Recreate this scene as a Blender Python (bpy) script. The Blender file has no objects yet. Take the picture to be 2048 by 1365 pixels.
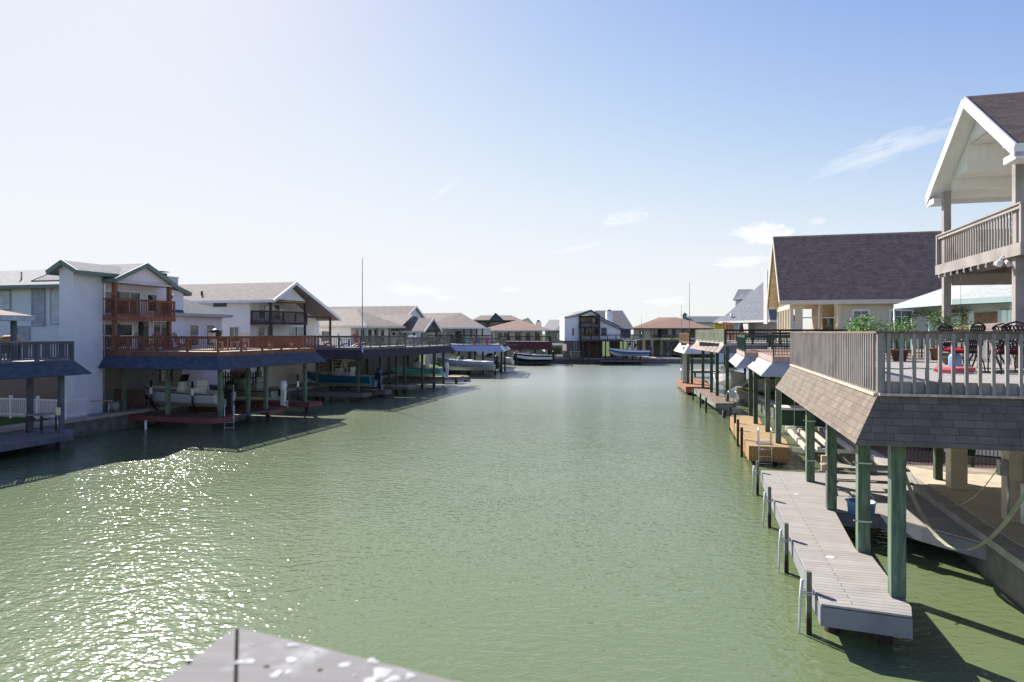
EXPO = 0.88
import bpy, bmesh, math, random
from mathutils import Vector, Matrix, noise
random.seed(7)
C = bpy.context.scene.collection
V = Vector
R = math.radians
F = 1365.0; HZ = 665.0; H = 5.3                 # focal length in photo pixels, horizon row, eye height over the water
TH = R(15.2); CS, SN = math.cos(TH), math.sin(TH)
D3 = V((SN, CS, 0)); N3 = V((CS, -SN, 0)); ZZ = V((0, 0, 1))
def W(u, v, z=0.0): return V((u*SN + v*CS, u*CS - v*SN, z))    # canal frame: u along the canal, v across it to the right
def G(px, py, z=0.75):                                          # a measured photo point lying at height z
    Y = (H - z)*F/(py - HZ); return V(((px-1024)/F*Y, Y, z))
def Q(px, Y, py=None, z=0.0):
    return V(((px-1024)/F*Y, Y, H + (HZ-py)*Y/F if py is not None else z))
# ------------------------------------------------------------------ materials
MATS = {}
class NT:
    def __init__(s, m): s.t = m.node_tree; s.n = s.t.nodes; s.l = s.t.links
    def a(s, typ, **k):
        nd = s.n.new(typ)
        for q, val in k.items():
            if q in nd.inputs: nd.inputs[q].default_value = val
            else: setattr(nd, q, val)
        return nd
    def k(s, o, i): s.l.new(o, i)
def base(name, rough=0.6, metal=0.0, spec=0.4):
    m = bpy.data.materials.new(name); m.use_nodes = True
    t = NT(m); b = t.n['Principled BSDF']
    b.inputs['Roughness'].default_value = rough; b.inputs['Metallic'].default_value = metal
    b.inputs['Specular IOR Level'].default_value = spec
    return m, t, b
def c4(c): return (c[0], c[1], c[2], 1)
def uvn(t, sx=1, sy=1):
    uv = t.a('ShaderNodeUVMap'); mp = t.a('ShaderNodeMapping'); mp.inputs['Scale'].default_value = (sx, sy, 1)
    t.k(uv.outputs[0], mp.inputs[0]); return mp.outputs[0]
def mixc(t, fac, a, b):
    m = t.a('ShaderNodeMix', data_type='RGBA'); t.k(fac, m.inputs[0])
    for i, x in ((6, a), (7, b)):
        if isinstance(x, tuple): m.inputs[i].default_value = c4(x)
        else: t.k(x, m.inputs[i])
    return m.outputs[2]
def ramp(t, src, p0, p1):
    r = t.a('ShaderNodeMapRange'); t.k(src, r.inputs[0]); r.inputs[1].default_value = p0; r.inputs[2].default_value = p1; return r.outputs[0]
def plain(name, col, rough=0.55, metal=0.0, var=0.18, sc=3.0, bump=0.0, stretch=1.0, spec=0.4, dirt=None):
    if name in MATS: return MATS[name]
    m, t, b = base(name, rough, metal, spec)
    g = t.a('ShaderNodeTexCoord'); mp = t.a('ShaderNodeMapping'); mp.inputs['Scale'].default_value = (sc, sc, sc/stretch)
    t.k(g.outputs['Object'], mp.inputs[0])
    n = t.a('ShaderNodeTexNoise', Scale=1.0, Detail=5.0); t.k(mp.outputs[0], n.inputs['Vector'])
    lo = tuple(max(0, x*(1-var)) for x in col); hi = tuple(min(1, x*(1+var)) for x in col)
    out = mixc(t, ramp(t, n.outputs[0], 0.3, 0.7), lo, hi)
    if dirt:
        n2 = t.a('ShaderNodeTexNoise', Scale=1.7, Detail=7.0, Roughness=0.7); t.k(g.outputs['Object'], n2.inputs['Vector'])
        out = mixc(t, ramp(t, n2.outputs[0], 0.52, 0.72), out, dirt)
    t.k(out, b.inputs['Base Color'])
    if bump:
        bp = t.a('ShaderNodeBump', Strength=bump, Distance=0.01); t.k(n.outputs[0], bp.inputs['Height']); t.k(bp.outputs[0], b.inputs['Normal'])
    MATS[name] = m; return m
def bricky(name, c1, c2, mort, w, h, gap=0.006, rough=0.85, bump=0.5, var=0.25, offs=0.5, nsc=2.0, spec=0.3, dirt=None):
    if name in MATS: return MATS[name]
    m, t, b = base(name, rough, 0, spec)
    uv = uvn(t)
    br = t.a('ShaderNodeTexBrick', offset=offs); t.k(uv, br.inputs['Vector'])
    for k2, v2 in (('Color1', c4(c1)), ('Color2', c4(c2)), ('Mortar', c4(mort)), ('Scale', 1.0), ('Mortar Size', gap), ('Mortar Smooth', 0.3), ('Brick Width', w), ('Row Height', h)):
        br.inputs[k2].default_value = v2
    if 'shingles' in name: br.offset_frequency = 2; br.squash = 0.72; br.squash_frequency = 3; br.inputs['Mortar'].default_value = c4(tuple(x*.72 for x in c1)); br.inputs['Mortar Size'].default_value = gap*.6
    n = t.a('ShaderNodeTexNoise', Scale=nsc, Detail=6.0, Roughness=0.65); t.k(uv, n.inputs['Vector'])
    hs = t.a('ShaderNodeHueSaturation'); t.k(br.outputs[0], hs.inputs['Color'])
    vr = t.a('ShaderNodeMapRange'); t.k(n.outputs[0], vr.inputs[0])
    for i, x in ((1, 0.25), (2, 0.75), (3, 1-var), (4, 1+var)): vr.inputs[i].default_value = x
    t.k(vr.outputs[0], hs.inputs['Value'])
    out = hs.outputs[0]
    if dirt:
        n2 = t.a('ShaderNodeTexNoise', Scale=6.0, Detail=8.0, Roughness=0.75); t.k(uv, n2.inputs['Vector'])
        out = mixc(t, ramp(t, n2.outputs[0], 0.62, 0.72), out, dirt)
    t.k(out, b.inputs['Base Color'])
    sub = t.a('ShaderNodeMath', operation='SUBTRACT'); sub.inputs[0].default_value = 1; t.k(br.outputs[1], sub.inputs[1])
    n3 = t.a('ShaderNodeTexNoise', Scale=60.0, Detail=2.0); t.k(uv, n3.inputs['Vector'])
    ad = t.a('ShaderNodeMath', operation='MULTIPLY_ADD'); t.k(n3.outputs[0], ad.inputs[0]); ad.inputs[1].default_value = 0.3; t.k(sub.outputs[0], ad.inputs[2])
    bp = t.a('ShaderNodeBump', Strength=bump, Distance=0.012); t.k(ad.outputs[0], bp.inputs['Height']); t.k(bp.outputs[0], b.inputs['Normal'])
    MATS[name] = m; return m
def siding(name, col, step=0.18, vert=False, rough=0.6, var=0.06, bump=0.7):
    """lapped boards: a saw-tooth height field along the wall"""
    if name in MATS: return MATS[name]
    m, t, b = base(name, rough, 0, 0.3)
    uv = uvn(t); sp = t.a('ShaderNodeSeparateXYZ'); t.k(uv, sp.inputs[0])
    dv = t.a('ShaderNodeMath', operation='DIVIDE'); t.k(sp.outputs[0 if vert else 1], dv.inputs[0]); dv.inputs[1].default_value = step
    fr = t.a('ShaderNodeMath', operation='FRACT'); t.k(dv.outputs[0], fr.inputs[0])
    if vert:
        gt = t.a('ShaderNodeMath', operation='GREATER_THAN'); t.k(fr.outputs[0], gt.inputs[0]); gt.inputs[1].default_value = 0.12; hgt = gt.outputs[0]
    else:
        sb = t.a('ShaderNodeMath', operation='SUBTRACT'); sb.inputs[0].default_value = 1; t.k(fr.outputs[0], sb.inputs[1]); hgt = sb.outputs[0]
    n = t.a('ShaderNodeTexNoise', Scale=0.8, Detail=8.0, Roughness=.7); t.k(uv, n.inputs['Vector']); var *= 1.6
    t.k(mixc(t, ramp(t, n.outputs[0], 0.3, 0.7), tuple(x*(1-var) for x in col), tuple(min(1, x*(1+var)) for x in col)), b.inputs['Base Color'])
    bp = t.a('ShaderNodeBump', Strength=bump, Distance=0.045 if vert else 0.02); t.k(hgt, bp.inputs['Height']); t.k(bp.outputs[0], b.inputs['Normal'])
    MATS[name] = m; return m
def wood(name, col, rough=0.7, var=0.3, sc=2.0, along=12.0, spec=0.25, tide=False):
    """grain running up the piece (object z)"""
    if name in MATS: return MATS[name]
    m, t, b = base(name, rough, 0, spec)
    g = t.a('ShaderNodeTexCoord'); mp = t.a('ShaderNodeMapping'); mp.inputs['Scale'].default_value = (sc*along, sc*along, sc)
    t.k(g.outputs['Object'], mp.inputs[0])
    n = t.a('ShaderNodeTexNoise', Scale=1.0, Detail=5.0, Distortion=0.6); t.k(mp.outputs[0], n.inputs['Vector'])
    n2 = t.a('ShaderNodeTexNoise', Scale=1.3, Detail=3.0); t.k(g.outputs['Object'], n2.inputs['Vector'])
    c1 = mixc(t, ramp(t, n.outputs[0], 0.35, 0.65), tuple(x*(1-var) for x in col), tuple(min(1, x*(1+var)) for x in col))
    out = mixc(t, ramp(t, n2.outputs[0], 0.45, 0.8), c1, tuple(x*0.55 for x in col))
    if tide:        # algae and wet stain up to the tide line
        sp = t.a('ShaderNodeSeparateXYZ'); t.k(g.outputs['Object'], sp.inputs[0]); n3 = t.a('ShaderNodeTexNoise', Scale=5.0, Detail=4.0); t.k(g.outputs['Object'], n3.inputs['Vector'])
        ma = t.a('ShaderNodeMath', operation='MULTIPLY_ADD'); t.k(n3.outputs[0], ma.inputs[0]); ma.inputs[1].default_value = -.5; t.k(sp.outputs[2], ma.inputs[2])
        out = mixc(t, ramp(t, ma.outputs[0], .02, .22), (0.03, 0.032, 0.018), out)
    t.k(out, b.inputs['Base Color'])
    bp = t.a('ShaderNodeBump', Strength=0.35, Distance=0.01); t.k(n.outputs[0], bp.inputs['Height']); t.k(bp.outputs[0], b.inputs['Normal'])
    MATS[name] = m; return m
def leafmat(name, col):
    if name in MATS: return MATS[name]
    m, t, b = base(name, 0.5, 0, 0.4)
    g = t.a('ShaderNodeTexCoord'); n = t.a('ShaderNodeTexNoise', Scale=4.0, Detail=3.0); t.k(g.outputs['Object'], n.inputs['Vector'])
    t.k(mixc(t, ramp(t, n.outputs[0], 0.35, 0.65), tuple(x*0.5 for x in col), tuple(x*1.4 for x in col)), b.inputs['Base Color'])
    b.inputs['Subsurface Weight'].default_value = 0.0
    tr = t.a('ShaderNodeBsdfTranslucent'); tr.inputs[0].default_value = c4((col[0]*1.6, col[1]*1.8, col[2]))
    mx = t.a('ShaderNodeMixShader'); mx.inputs[0].default_value = 0.35
    t.k(b.outputs[0], mx.inputs[1]); t.k(tr.outputs[0], mx.inputs[2]); t.k(mx.outputs[0], t.n['Material Output'].inputs[0])
    MATS[name] = m; return m
def glass(name='window glass', col=(0.03, 0.045, 0.055)):
    if name in MATS: return MATS[name]
    m, t, b = base(name, 0.06, 0, 0.7)
    g = t.a('ShaderNodeTexCoord'); n = t.a('ShaderNodeTexNoise', Scale=0.9, Detail=3.0); t.k(g.outputs['Object'], n.inputs['Vector'])
    t.k(mixc(t, ramp(t, n.outputs[0], 0.35, 0.65), tuple(x*.5 for x in col), tuple(x*2.2 for x in col)), b.inputs['Base Color'])
    bp = t.a('ShaderNodeBump', Strength=0.08, Distance=0.05); t.k(n.outputs[0], bp.inputs['Height']); t.k(bp.outputs[0], b.inputs['Normal'])
    MATS[name] = m; return m
white = plain('white paint', (0.78, 0.78, 0.77), 0.5, var=0.05)
GL = glass()
blk = plain('black metal', (0.015, 0.016, 0.018), 0.4, var=0.1)
alu = plain('bare aluminium', (0.6, 0.61, 0.62), 0.35, 0.8, var=0.08)
green_post = wood('green stained post', (0.125, 0.185, 0.125), var=0.35, tide=True)
dkgreen_post = wood('weathered green post', (0.07, 0.10, 0.065), tide=True)
greywood = wood('grey painted wood', (0.34, 0.325, 0.31), var=0.12, rough=0.6)
greytrim = wood('grey taupe paint', (0.35, 0.315, 0.29), var=0.08, rough=0.55)
cap_wood = wood('worn brown rail cap', (0.22, 0.15, 0.11), var=0.25)
redwood = wood('redwood stain', (0.225, 0.10, 0.06), var=0.3)
weathered = wood('weathered grey timber', (0.16, 0.145, 0.13), var=0.3)
darkwood = wood('dark brown timber', (0.055, 0.035, 0.03), var=0.3)
slatewood = wood('slate blue grey paint', (0.11, 0.12, 0.15), var=0.15)
tanwood = wood('tan new timber', (0.42, 0.24, 0.10), var=0.3)
concrete = plain('concrete', (0.36, 0.33, 0.29), 0.85, var=0.15, sc=1.2, bump=0.3, dirt=(0.22, 0.2, 0.17))
darkconc = plain('stained seawall concrete', (0.13, 0.125, 0.11), 0.85, var=0.3, sc=2, bump=0.4, dirt=(0.05, 0.055, 0.035))
# ------------------------------------------------------------------ mesh builder
OFF = {}
class MB:
    def __init__(s): s.v = []; s.f = []; s.sm = []; s.mi = []; s.cur = 0
    def add(s, vs, fs, smooth=False):
        o = len(s.v); s.v += [V(p) for p in vs]
        for f in fs: s.f.append(tuple(o+i for i in f)); s.sm.append(smooth); s.mi.append(s.cur)
        return s
    def hexa(s, p):     # 8 corners: bottom 0-3, top 4-7
        return s.add(p, [(0,3,2,1),(4,5,6,7),(0,1,5,4),(1,2,6,5),(2,3,7,6),(3,0,4,7)])
    def box(s, x0, x1, y0, y1, z0, z1):
        return s.hexa([(x0,y0,z0),(x1,y0,z0),(x1,y1,z0),(x0,y1,z0),(x0,y0,z1),(x1,y0,z1),(x1,y1,z1),(x0,y1,z1)])
    def uv(s, u0, u1, v0, v1, z0, z1):
        return s.hexa([W(u0,v0,z0),W(u0,v1,z0),W(u1,v1,z0),W(u1,v0,z0),W(u0,v0,z1),W(u0,v1,z1),W(u1,v1,z1),W(u1,v0,z1)])
    def post(s, p, w, z0, z1, ax=N3, ay=D3, w2=None):
        w2 = w if w2 is None else w2; c = V((p[0], p[1], 0)); a = ax*w/2; b = ay*w2/2
        q = [c-a-b, c+a-b, c+a+b, c-a+b]
        return s.hexa([x+ZZ*z0 for x in q]+[x+ZZ*z1 for x in q])
    def beam(s, a, b, w, h, up=ZZ):     # a-b is the centre line
        a = V(a); b = V(b); d = (b-a).normalized(); sd = d.cross(up)
        if sd.length < 1e-4: sd = d.cross(V((1,0,0)))
        sd.normalize(); up2 = sd.cross(d); sd = sd*w/2; up2 = up2*h/2
        return s.hexa([a-sd-up2, a+sd-up2, b+sd-up2, b-sd-up2, a-sd+up2, a+sd+up2, b+sd+up2, b-sd+up2])
    def prism(s, poly, z0, z1):
        n = len(poly); lo = [V((p[0], p[1], z0)) for p in poly]; hi = [V((p[0], p[1], z1)) for p in poly]
        ar = sum(poly[i][0]*poly[(i+1)%n][1]-poly[(i+1)%n][0]*poly[i][1] for i in range(n))
        if ar < 0: lo.reverse(); hi.reverse()
        return s.add(lo+hi, [tuple(reversed(range(n))), tuple(range(n, 2*n))]+[(i, (i+1)%n, n+(i+1)%n, n+i) for i in range(n)])
    def slab(s, poly, t, dr=None):      # any planar polygon given thickness t along -normal (or dr)
        p = [V(q) for q in poly]; n = len(p); nm = (p[1]-p[0]).cross(p[2]-p[0]).normalized()
        if dr is None:
            if nm.z < 0: p.reverse(); nm = -nm
            dv = -nm*t
        else:
            dv = V(dr)*t
            if nm.dot(dv) > 0: p.reverse()
        return s.add([q+dv for q in p]+p, [tuple(reversed(range(n))), tuple(range(n, 2*n))]+[(i, (i+1)%n, n+(i+1)%n, n+i) for i in range(n)])
    def tube(s, pts, r, n=8, cap=True, smooth=True, r2=None):
        pts = [V(p) for p in pts]; m = len(pts); vs = []; up = None
        for i, p in enumerate(pts):
            d = (pts[min(i+1, m-1)]-pts[max(i-1, 0)]).normalized()
            if up is None: up = d.orthogonal().normalized()
            up = (up - d*up.dot(d)).normalized(); sd = d.cross(up)
            rr = r if r2 is None else r+(r2-r)*i/(m-1)
            vs += [p+(up*math.cos(2*math.pi*k/n)+sd*math.sin(2*math.pi*k/n))*rr for k in range(n)]
        fs = [(i*n+k, i*n+(k+1)%n, (i+1)*n+(k+1)%n, (i+1)*n+k) for i in range(m-1) for k in range(n)]
        if cap: fs += [tuple(reversed(range(n))), tuple((m-1)*n+k for k in range(n))]
        return s.add(vs, fs, smooth)
    def ribbon(s, pts, wv, t=0.006):    # flat strap
        for a, b in zip(pts[:-1], pts[1:]):
            a = V(a); b = V(b); q = V(wv)/2; n = (b-a).cross(q).normalized()*t
            s.hexa([a-q, a+q, b+q, b-q, a-q+n, a+q+n, b+q+n, b-q+n])
        return s
    def lathe(s, c, prof, n=16, smooth=True, ax=ZZ):
        c = V(c); ax = V(ax).normalized(); e = ax.orthogonal().normalized(); f2 = ax.cross(e); vs = []; m = len(prof)
        for r, z in prof: vs += [c+ax*z+(e*math.cos(2*math.pi*k/n)+f2*math.sin(2*math.pi*k/n))*max(r, 1e-4) for k in range(n)]
        fs = [(i*n+k, i*n+(k+1)%n, (i+1)*n+(k+1)%n, (i+1)*n+k) for i in range(m-1) for k in range(n)]
        fs += [tuple(reversed(range(n))), tuple((m-1)*n+k for k in range(n))]
        return s.add(vs, fs, smooth)
    def leaves(s, c, rad, n, size, rng=random, sq=(1,1,1), shell=0.5):
        c = V(c)
        for _ in range(n):
            d = V((rng.gauss(0,1), rng.gauss(0,1), rng.gauss(0,1))).normalized()*(rng.random()**shell)*rad
            p = c+V((d.x*sq[0], d.y*sq[1], d.z*sq[2])); a = V((rng.gauss(0,1), rng.gauss(0,1), rng.gauss(0,.7))).normalized()
            b = a.orthogonal().normalized(); L = size*rng.uniform(.6, 1.3)
            s.add([p-a*L, p-b*L*.35, p+a*L, p+b*L*.35], [(0,1,2,3)])
        return s
    def build(s, name, mat, parent=None, world=True, pd=None, bev=0.0):
        me = bpy.data.meshes.new(name)
        off = OFF.get(parent.name, V((0,0,0))) if (parent and world) else V((0,0,0))
        me.from_pydata([p-off for p in s.v], [], s.f)
        mats = mat if isinstance(mat, (list, tuple)) else [mat]
        for m in mats: me.materials.append(m)
        uvl = me.uv_layers.new(name='UVMap')
        for i, pl in enumerate(me.polygons):
            pl.material_index = s.mi[i]; pl.use_smooth = s.sm[i]; n = pl.normal
            if abs(n.z) > 0.98: t = V(pd) if pd else V((1,0,0)); b = ZZ.cross(t)
            else: t = ZZ.cross(n).normalized(); b = n.cross(t)
            for li in pl.loop_indices:
                p = s.v[me.loops[li].vertex_index]; uvl.data[li].uv = (p.dot(t), p.dot(b))
        o = bpy.data.objects.new(name, me); C.objects.link(o)
        if parent:
            o.parent = parent; OFF[o.name] = off
        if bev:
            bm = o.modifiers.new('bevel', 'BEVEL'); bm.width = bev; bm.segments = 2; bm.limit_method = 'ANGLE'
        return o
def tag(o, label, cat, group=None):
    o['label'] = label; o['category'] = cat
    if group: o['group'] = group
    return o
def thing(name, label, cat, loc=(0,0,0), rot=0, group=None):
    o = bpy.data.objects.new(name, None); C.objects.link(o); o.location = loc; o.rotation_euler = (0, 0, rot)
    o.empty_display_size = 0.3; OFF[o.name] = V(loc); return tag(o, label, cat, group)
def struct(o): o['kind'] = 'structure'; return o
def dup(root, loc, rot, label, group=None, sc=None):
    r = root.copy(); C.objects.link(r); r.location = loc; r.rotation_euler = (0, 0, rot); r['label'] = label
    if group: r['group'] = group
    for ch in list(root.children):
        c = ch.copy(); C.objects.link(c); c.parent = r
        for g in ch.children:
            e = g.copy(); C.objects.link(e); e.parent = c
    return r
# ------------------------------------------------------------------ building pieces
def win(parent, p, t, n, w, h, fm=white, kind='window', mull=(1, 1), gm=GL, label=None, fw=0.07):
    """window or door standing proud of the wall: p centre on the wall, t along, n outward"""
    t = V(t).normalized(); n = V(n).normalized(); p = V(p); mb = MB()
    def bar(a0, a1, z0, z1, d=0.05): 
        q = [p+t*a0+ZZ*z0, p+t*a1+ZZ*z0, p+t*a1+ZZ*z1, p+t*a0+ZZ*z1]; mb.slab([x+n*d for x in q], d+0.01, -n)
    bar(-w/2-fw, -w/2, -h/2-fw, h/2+fw); bar(w/2, w/2+fw, -h/2-fw, h/2+fw); bar(-w/2, w/2, h/2, h/2+fw); bar(-w/2, w/2, -h/2-fw, -h/2)
    for i in range(1, mull[0]): x = -w/2+w*i/mull[0]; bar(x-.02, x+.02, -h/2, h/2, 0.035)
    for i in range(1, mull[1]): z = -h/2+h*i/mull[1]; bar(-w/2, w/2, z-.02, z+.02, 0.033)
    f = mb.build(kind, fm, parent)
    if label: f['label'] = label
    g = MB(); g.slab([p+t*a+ZZ*b+n*0.012 for a, b in ((-w/2,-h/2),(w/2,-h/2),(w/2,h/2),(-w/2,h/2))], 0.01, -n); g.build('pane', gm, f)
    return f
def shutters(parent, p, t, n, w, h, mat, label=None):
    """closed louvred storm shutter"""
    t = V(t).normalized(); n = V(n).normalized(); p = V(p); mb = MB()
    k = max(3, int(h/0.12))
    for i in range(k):
        z0 = -h/2+h*i/k; z1 = z0+h/k*0.9
        mb.slab([p+t*(-w/2)+ZZ*z0+n*.06, p+t*(w/2)+ZZ*z0+n*.06, p+t*(w/2)+ZZ*z1+n*.03, p+t*(-w/2)+ZZ*z1+n*.03], 0.025, -n)
    f = mb.build('shutter', mat, parent)
    m2 = MB()
    for a0, a1, z0, z1 in ((-w/2-.06,-w/2,-h/2-.06,h/2+.06),(w/2,w/2+.06,-h/2-.06,h/2+.06),(-w/2,w/2,h/2,h/2+.06),(-w/2,w/2,-h/2-.06,-h/2)):
        m2.slab([p+t*a0+ZZ*z0+n*.07, p+t*a1+ZZ*z0+n*.07, p+t*a1+ZZ*z1+n*.07, p+t*a0+ZZ*z1+n*.07], 0.065, -n)
    m2.build('frame', plain('grey shutter frame', (0.33,0.36,0.40), var=.05), f)
    if label: f['label'] = label
def offs(poly, e):
    n = len(poly); P = [V((p[0], p[1], 0)) for p in poly]
    ar = sum(P[i].x*P[(i+1)%n].y-P[(i+1)%n].x*P[i].y for i in range(n)); sg = 1 if ar > 0 else -1; out = []
    for i in range(n):
        a = (P[i]-P[i-1]).normalized(); b = (P[(i+1)%n]-P[i]).normalized()
        na = V((a.y, -a.x, 0))*sg; nb = V((b.y, -b.x, 0))*sg; bis = (na+nb).normalized()
        out.append(P[i]+bis*(e/max(0.3, bis.dot(na))))
    return out
def railing(parent, pts, z, h, mat, sp=0.13, bw=0.035, every=1.8, pw=0.09, capm=None, drop=0.0, capw=0.12, indiv=False, style='wood', outward=0.0, botrail=0.08):
    """balustrade along a polyline; balusters run from z-drop to the top rail"""
    pts = [V((p[0], p[1], 0)) for p in pts]; mb = MB(); cap = MB(); posts = []; bals = []
    for a, b in zip(pts[:-1], pts[1:]):
        L = (b-a).length; d = (b-a)/L; sd = V((d.y, -d.x, 0))
        k = max(1, round(L/every))
        for i in range(k+1):
            if i == 0 and a is not pts[0]: continue
            posts.append((a+d*(L*i/k), d, sd))
        nb = max(1, int(L/sp))
        for i in range(nb):
            p = a+d*((i+.5)*L/nb)
            if indiv: bals.append((p+sd*outward, d, sd))
            else: mb.post(p+sd*outward, bw, z-drop if drop else z+botrail, z+h-0.04, d, sd, bw)
        cap.beam(a-d*capw*.3+ZZ*(z+h-.02), b+d*capw*.3+ZZ*(z+h-.02), capw, 0.04)
        mb.beam(a+ZZ*(z+h-.085), b+ZZ*(z+h-.085), 0.04, 0.09)
        if not drop: mb.beam(a+ZZ*(z+botrail), b+ZZ*(z+botrail), 0.04, 0.06 if style=='wood' else .03)
    r = mb.build('railing', mat, parent)
    cap.build('cap_rail', capm or mat, r)
    pm = MB()
    if indiv:
        for p, d, sd in posts: m = MB(); m.post(p, pw, z-drop, z+h-.041, d, sd); m.build('post', mat, r)
        for p, d, sd in bals: m = MB(); m.post(p, bw, z-drop, z+h-.045, d, sd); m.build('baluster', mat, r)
    else:
        for p, d, sd in posts: m = MB(); m.post(p, pw, z-.12, z+h-.041, d, sd); m.build('post', mat, r)
    return r
def skirt(parent, poly, edges, zt, zb, e, mat, name='shingle_skirt', t=0.05, trim=None):
    n = len(poly); o2 = offs(poly, e); o0 = offs(poly, 0.012)
    mb = MB()
    for i in edges:
        j = (i+1) % n; a, b = o0[i], o0[j]; c, d = o2[j], o2[i]
        mb.slab([a+ZZ*zt, b+ZZ*zt, c+ZZ*zb, d+ZZ*zb], t)
    s = mb.build(name, mat, parent)
    if trim:
        m = MB(); o3 = offs(poly, e+.01)
        for i in edges: j = (i+1) % n; m.beam(o3[i]+ZZ*(zb-.03), o3[j]+ZZ*(zb-.03), 0.03, 0.07)
        m.build('trim', trim, s)
    return s
def deck(label, poly, z, skirt_edges, rail_edges, mats, posts, zs=(None, None, .45), rim=0.24, rh=0.86, group=None, pw=0.2, z0=-0.8, pm=green_post, rk={}, pd=N3, post_z=0.55, zbp=None):
    """raised deck: floor, rim board, railing, shingle skirt, support posts"""
    poly = [V((p[0], p[1], 0)) for p in poly]; n = len(poly); c = sum(poly, V((0,0,0)))/n
    t = thing('raised_deck', label, 'deck', (poly[0].x, poly[0].y, 0), 0, group)
    inner = offs(poly, -0.06)
    MB().prism(inner, z-.05, z).build('floor', mats['floor'], t, pd=pd)
    m = MB()
    o0 = offs(poly, -0.022)
    for i in range(n): m.beam(o0[i]+ZZ*(z-rim/2+.01), o0[(i+1)%n]+ZZ*(z-rim/2+.01), 0.04, rim)
    m.build('rim_board', mats.get('rim', mats['rail']), t)
    # joists below
    m = MB(); u0 = min(p.dot(D3) for p in poly); u1 = max(p.dot(D3) for p in poly); v0 = min(p.dot(N3) for p in poly); v1 = max(p.dot(N3) for p in poly)
    k = int((u1-u0)/1.6)
    if not mats.get('nojoist'):
        for i in range(1, k): uu = u0+(u1-u0)*i/k; m.beam(W(uu, v0+.3, z-.17), W(uu, v1-.3, z-.17), 0.06, 0.22)
        m.build('joists', weathered, t)
    if skirt_edges: skirt(t, poly, skirt_edges, zs[0] or z-rim, zs[1], zs[2], mats['skirt'], trim=mats.get('trim'), name=mats.get('sname', 'shingle_skirt'))
    for run in rail_edges:
        pts = [poly[run[0]]]+[poly[(i+1) % n] for i in run]
        pts = [p+(c-p).normalized()*0.05 for p in pts]
        railing(t, pts, z, rh, mats['rail'], capm=mats.get('cap'), **rk)
    for p in posts:
        m = MB(); m.post(p, pw, z0 if len(p) < 3 or p[2] == 0 else p[2], (zbp or z-rim-.01)); m.build('post', pm, t, bev=0.012)
    return t
def dock(label, poly, z, mat, rimm, group=None, piles=(), thick=0.3, pd=D3, zw=-0.9, pilem=None, pr=.11):
    poly = [V((p[0], p[1], 0)) for p in poly]
    t = thing('dock', label, 'dock', (poly[0].x, poly[0].y, 0), 0, group)
    MB().prism(poly, z-.045, z).build('boards', mat, t, pd=pd)
    MB().prism(offs(poly, .012), z-thick, z-.05).build('rim', rimm, t)
    for p in piles:
        m = MB(); m.tube([V((p[0], p[1], zw)), V((p[0], p[1], z-thick))], pr, 10); m.build('piling', pilem or darkwood, t)
    return t
def rectuv(u0, u1, v0, v1): return [W(u0, v0), W(u0, v1), W(u1, v1), W(u1, v0)]
def quadxy(pts): return [V((p[0], p[1], 0)) for p in pts]
def gable(parent, u0, u1, v0, v1, ze, zr, rm, fm, ov=0.5, ur=None, t=0.16, axis='v', gm=None, ze2=None):
    """ridge along v (axis='v') or along u; returns the roof"""
    if ur is None: ur = (u0+u1)/2 if axis == 'v' else (v0+v1)/2
    ze2 = ze if ze2 is None else ze2
    a0, a1, b0, b1 = (u0, u1, v0, v1) if axis == 'v' else (v0, v1, u0, u1)
    P = (lambda a, b, z: W(a, b, z)) if axis == 'v' else (lambda a, b, z: W(b, a, z))
    s1 = (zr-ze)/(ur-a0); s2 = (zr-ze2)/(a1-ur)
    r = MB()
    r.slab([P(a0-ov, b0-ov, ze-s1*ov), P(a0-ov, b1+ov, ze-s1*ov), P(ur, b1+ov, zr), P(ur, b0-ov, zr)], t)
    r.slab([P(a1+ov, b0-ov, ze2-s2*ov), P(a1+ov, b1+ov, ze2-s2*ov), P(ur, b1+ov, zr), P(ur, b0-ov, zr)], t)
    ro = r.build('roof', rm, parent)
    f = MB()
    for b in (b0-ov-.02, b1+ov+.02):
        f.beam(P(a0-ov, b, ze-s1*ov-.1), P(ur, b, zr-.1), 0.05, 0.24); f.beam(P(a1+ov, b, ze2-s2*ov-.1), P(ur, b, zr-.1), 0.05, 0.24)
    f.beam(P(a0-ov-.02, b0-ov, ze-s1*ov-.1), P(a0-ov-.02, b1+ov, ze-s1*ov-.1), 0.05, 0.2)
    f.beam(P(a1+ov+.02, b0-ov, ze2-s2*ov-.1), P(a1+ov+.02, b1+ov, ze2-s2*ov-.1), 0.05, 0.2)
    f.build('fascia', fm, ro)
    if gm:
        g = MB()
        for b, dr in ((b0, 1), (b1, -1)):
            d = (P(0, 1, 0)-P(0, 0, 0))*dr
            g.slab([P(a0, b, ze-.12), P(a1, b, ze2-.12), P(ur, b, zr-.14)], 0.12, d)
        g.build('gable_wall', gm, parent)
    return ro
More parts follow.
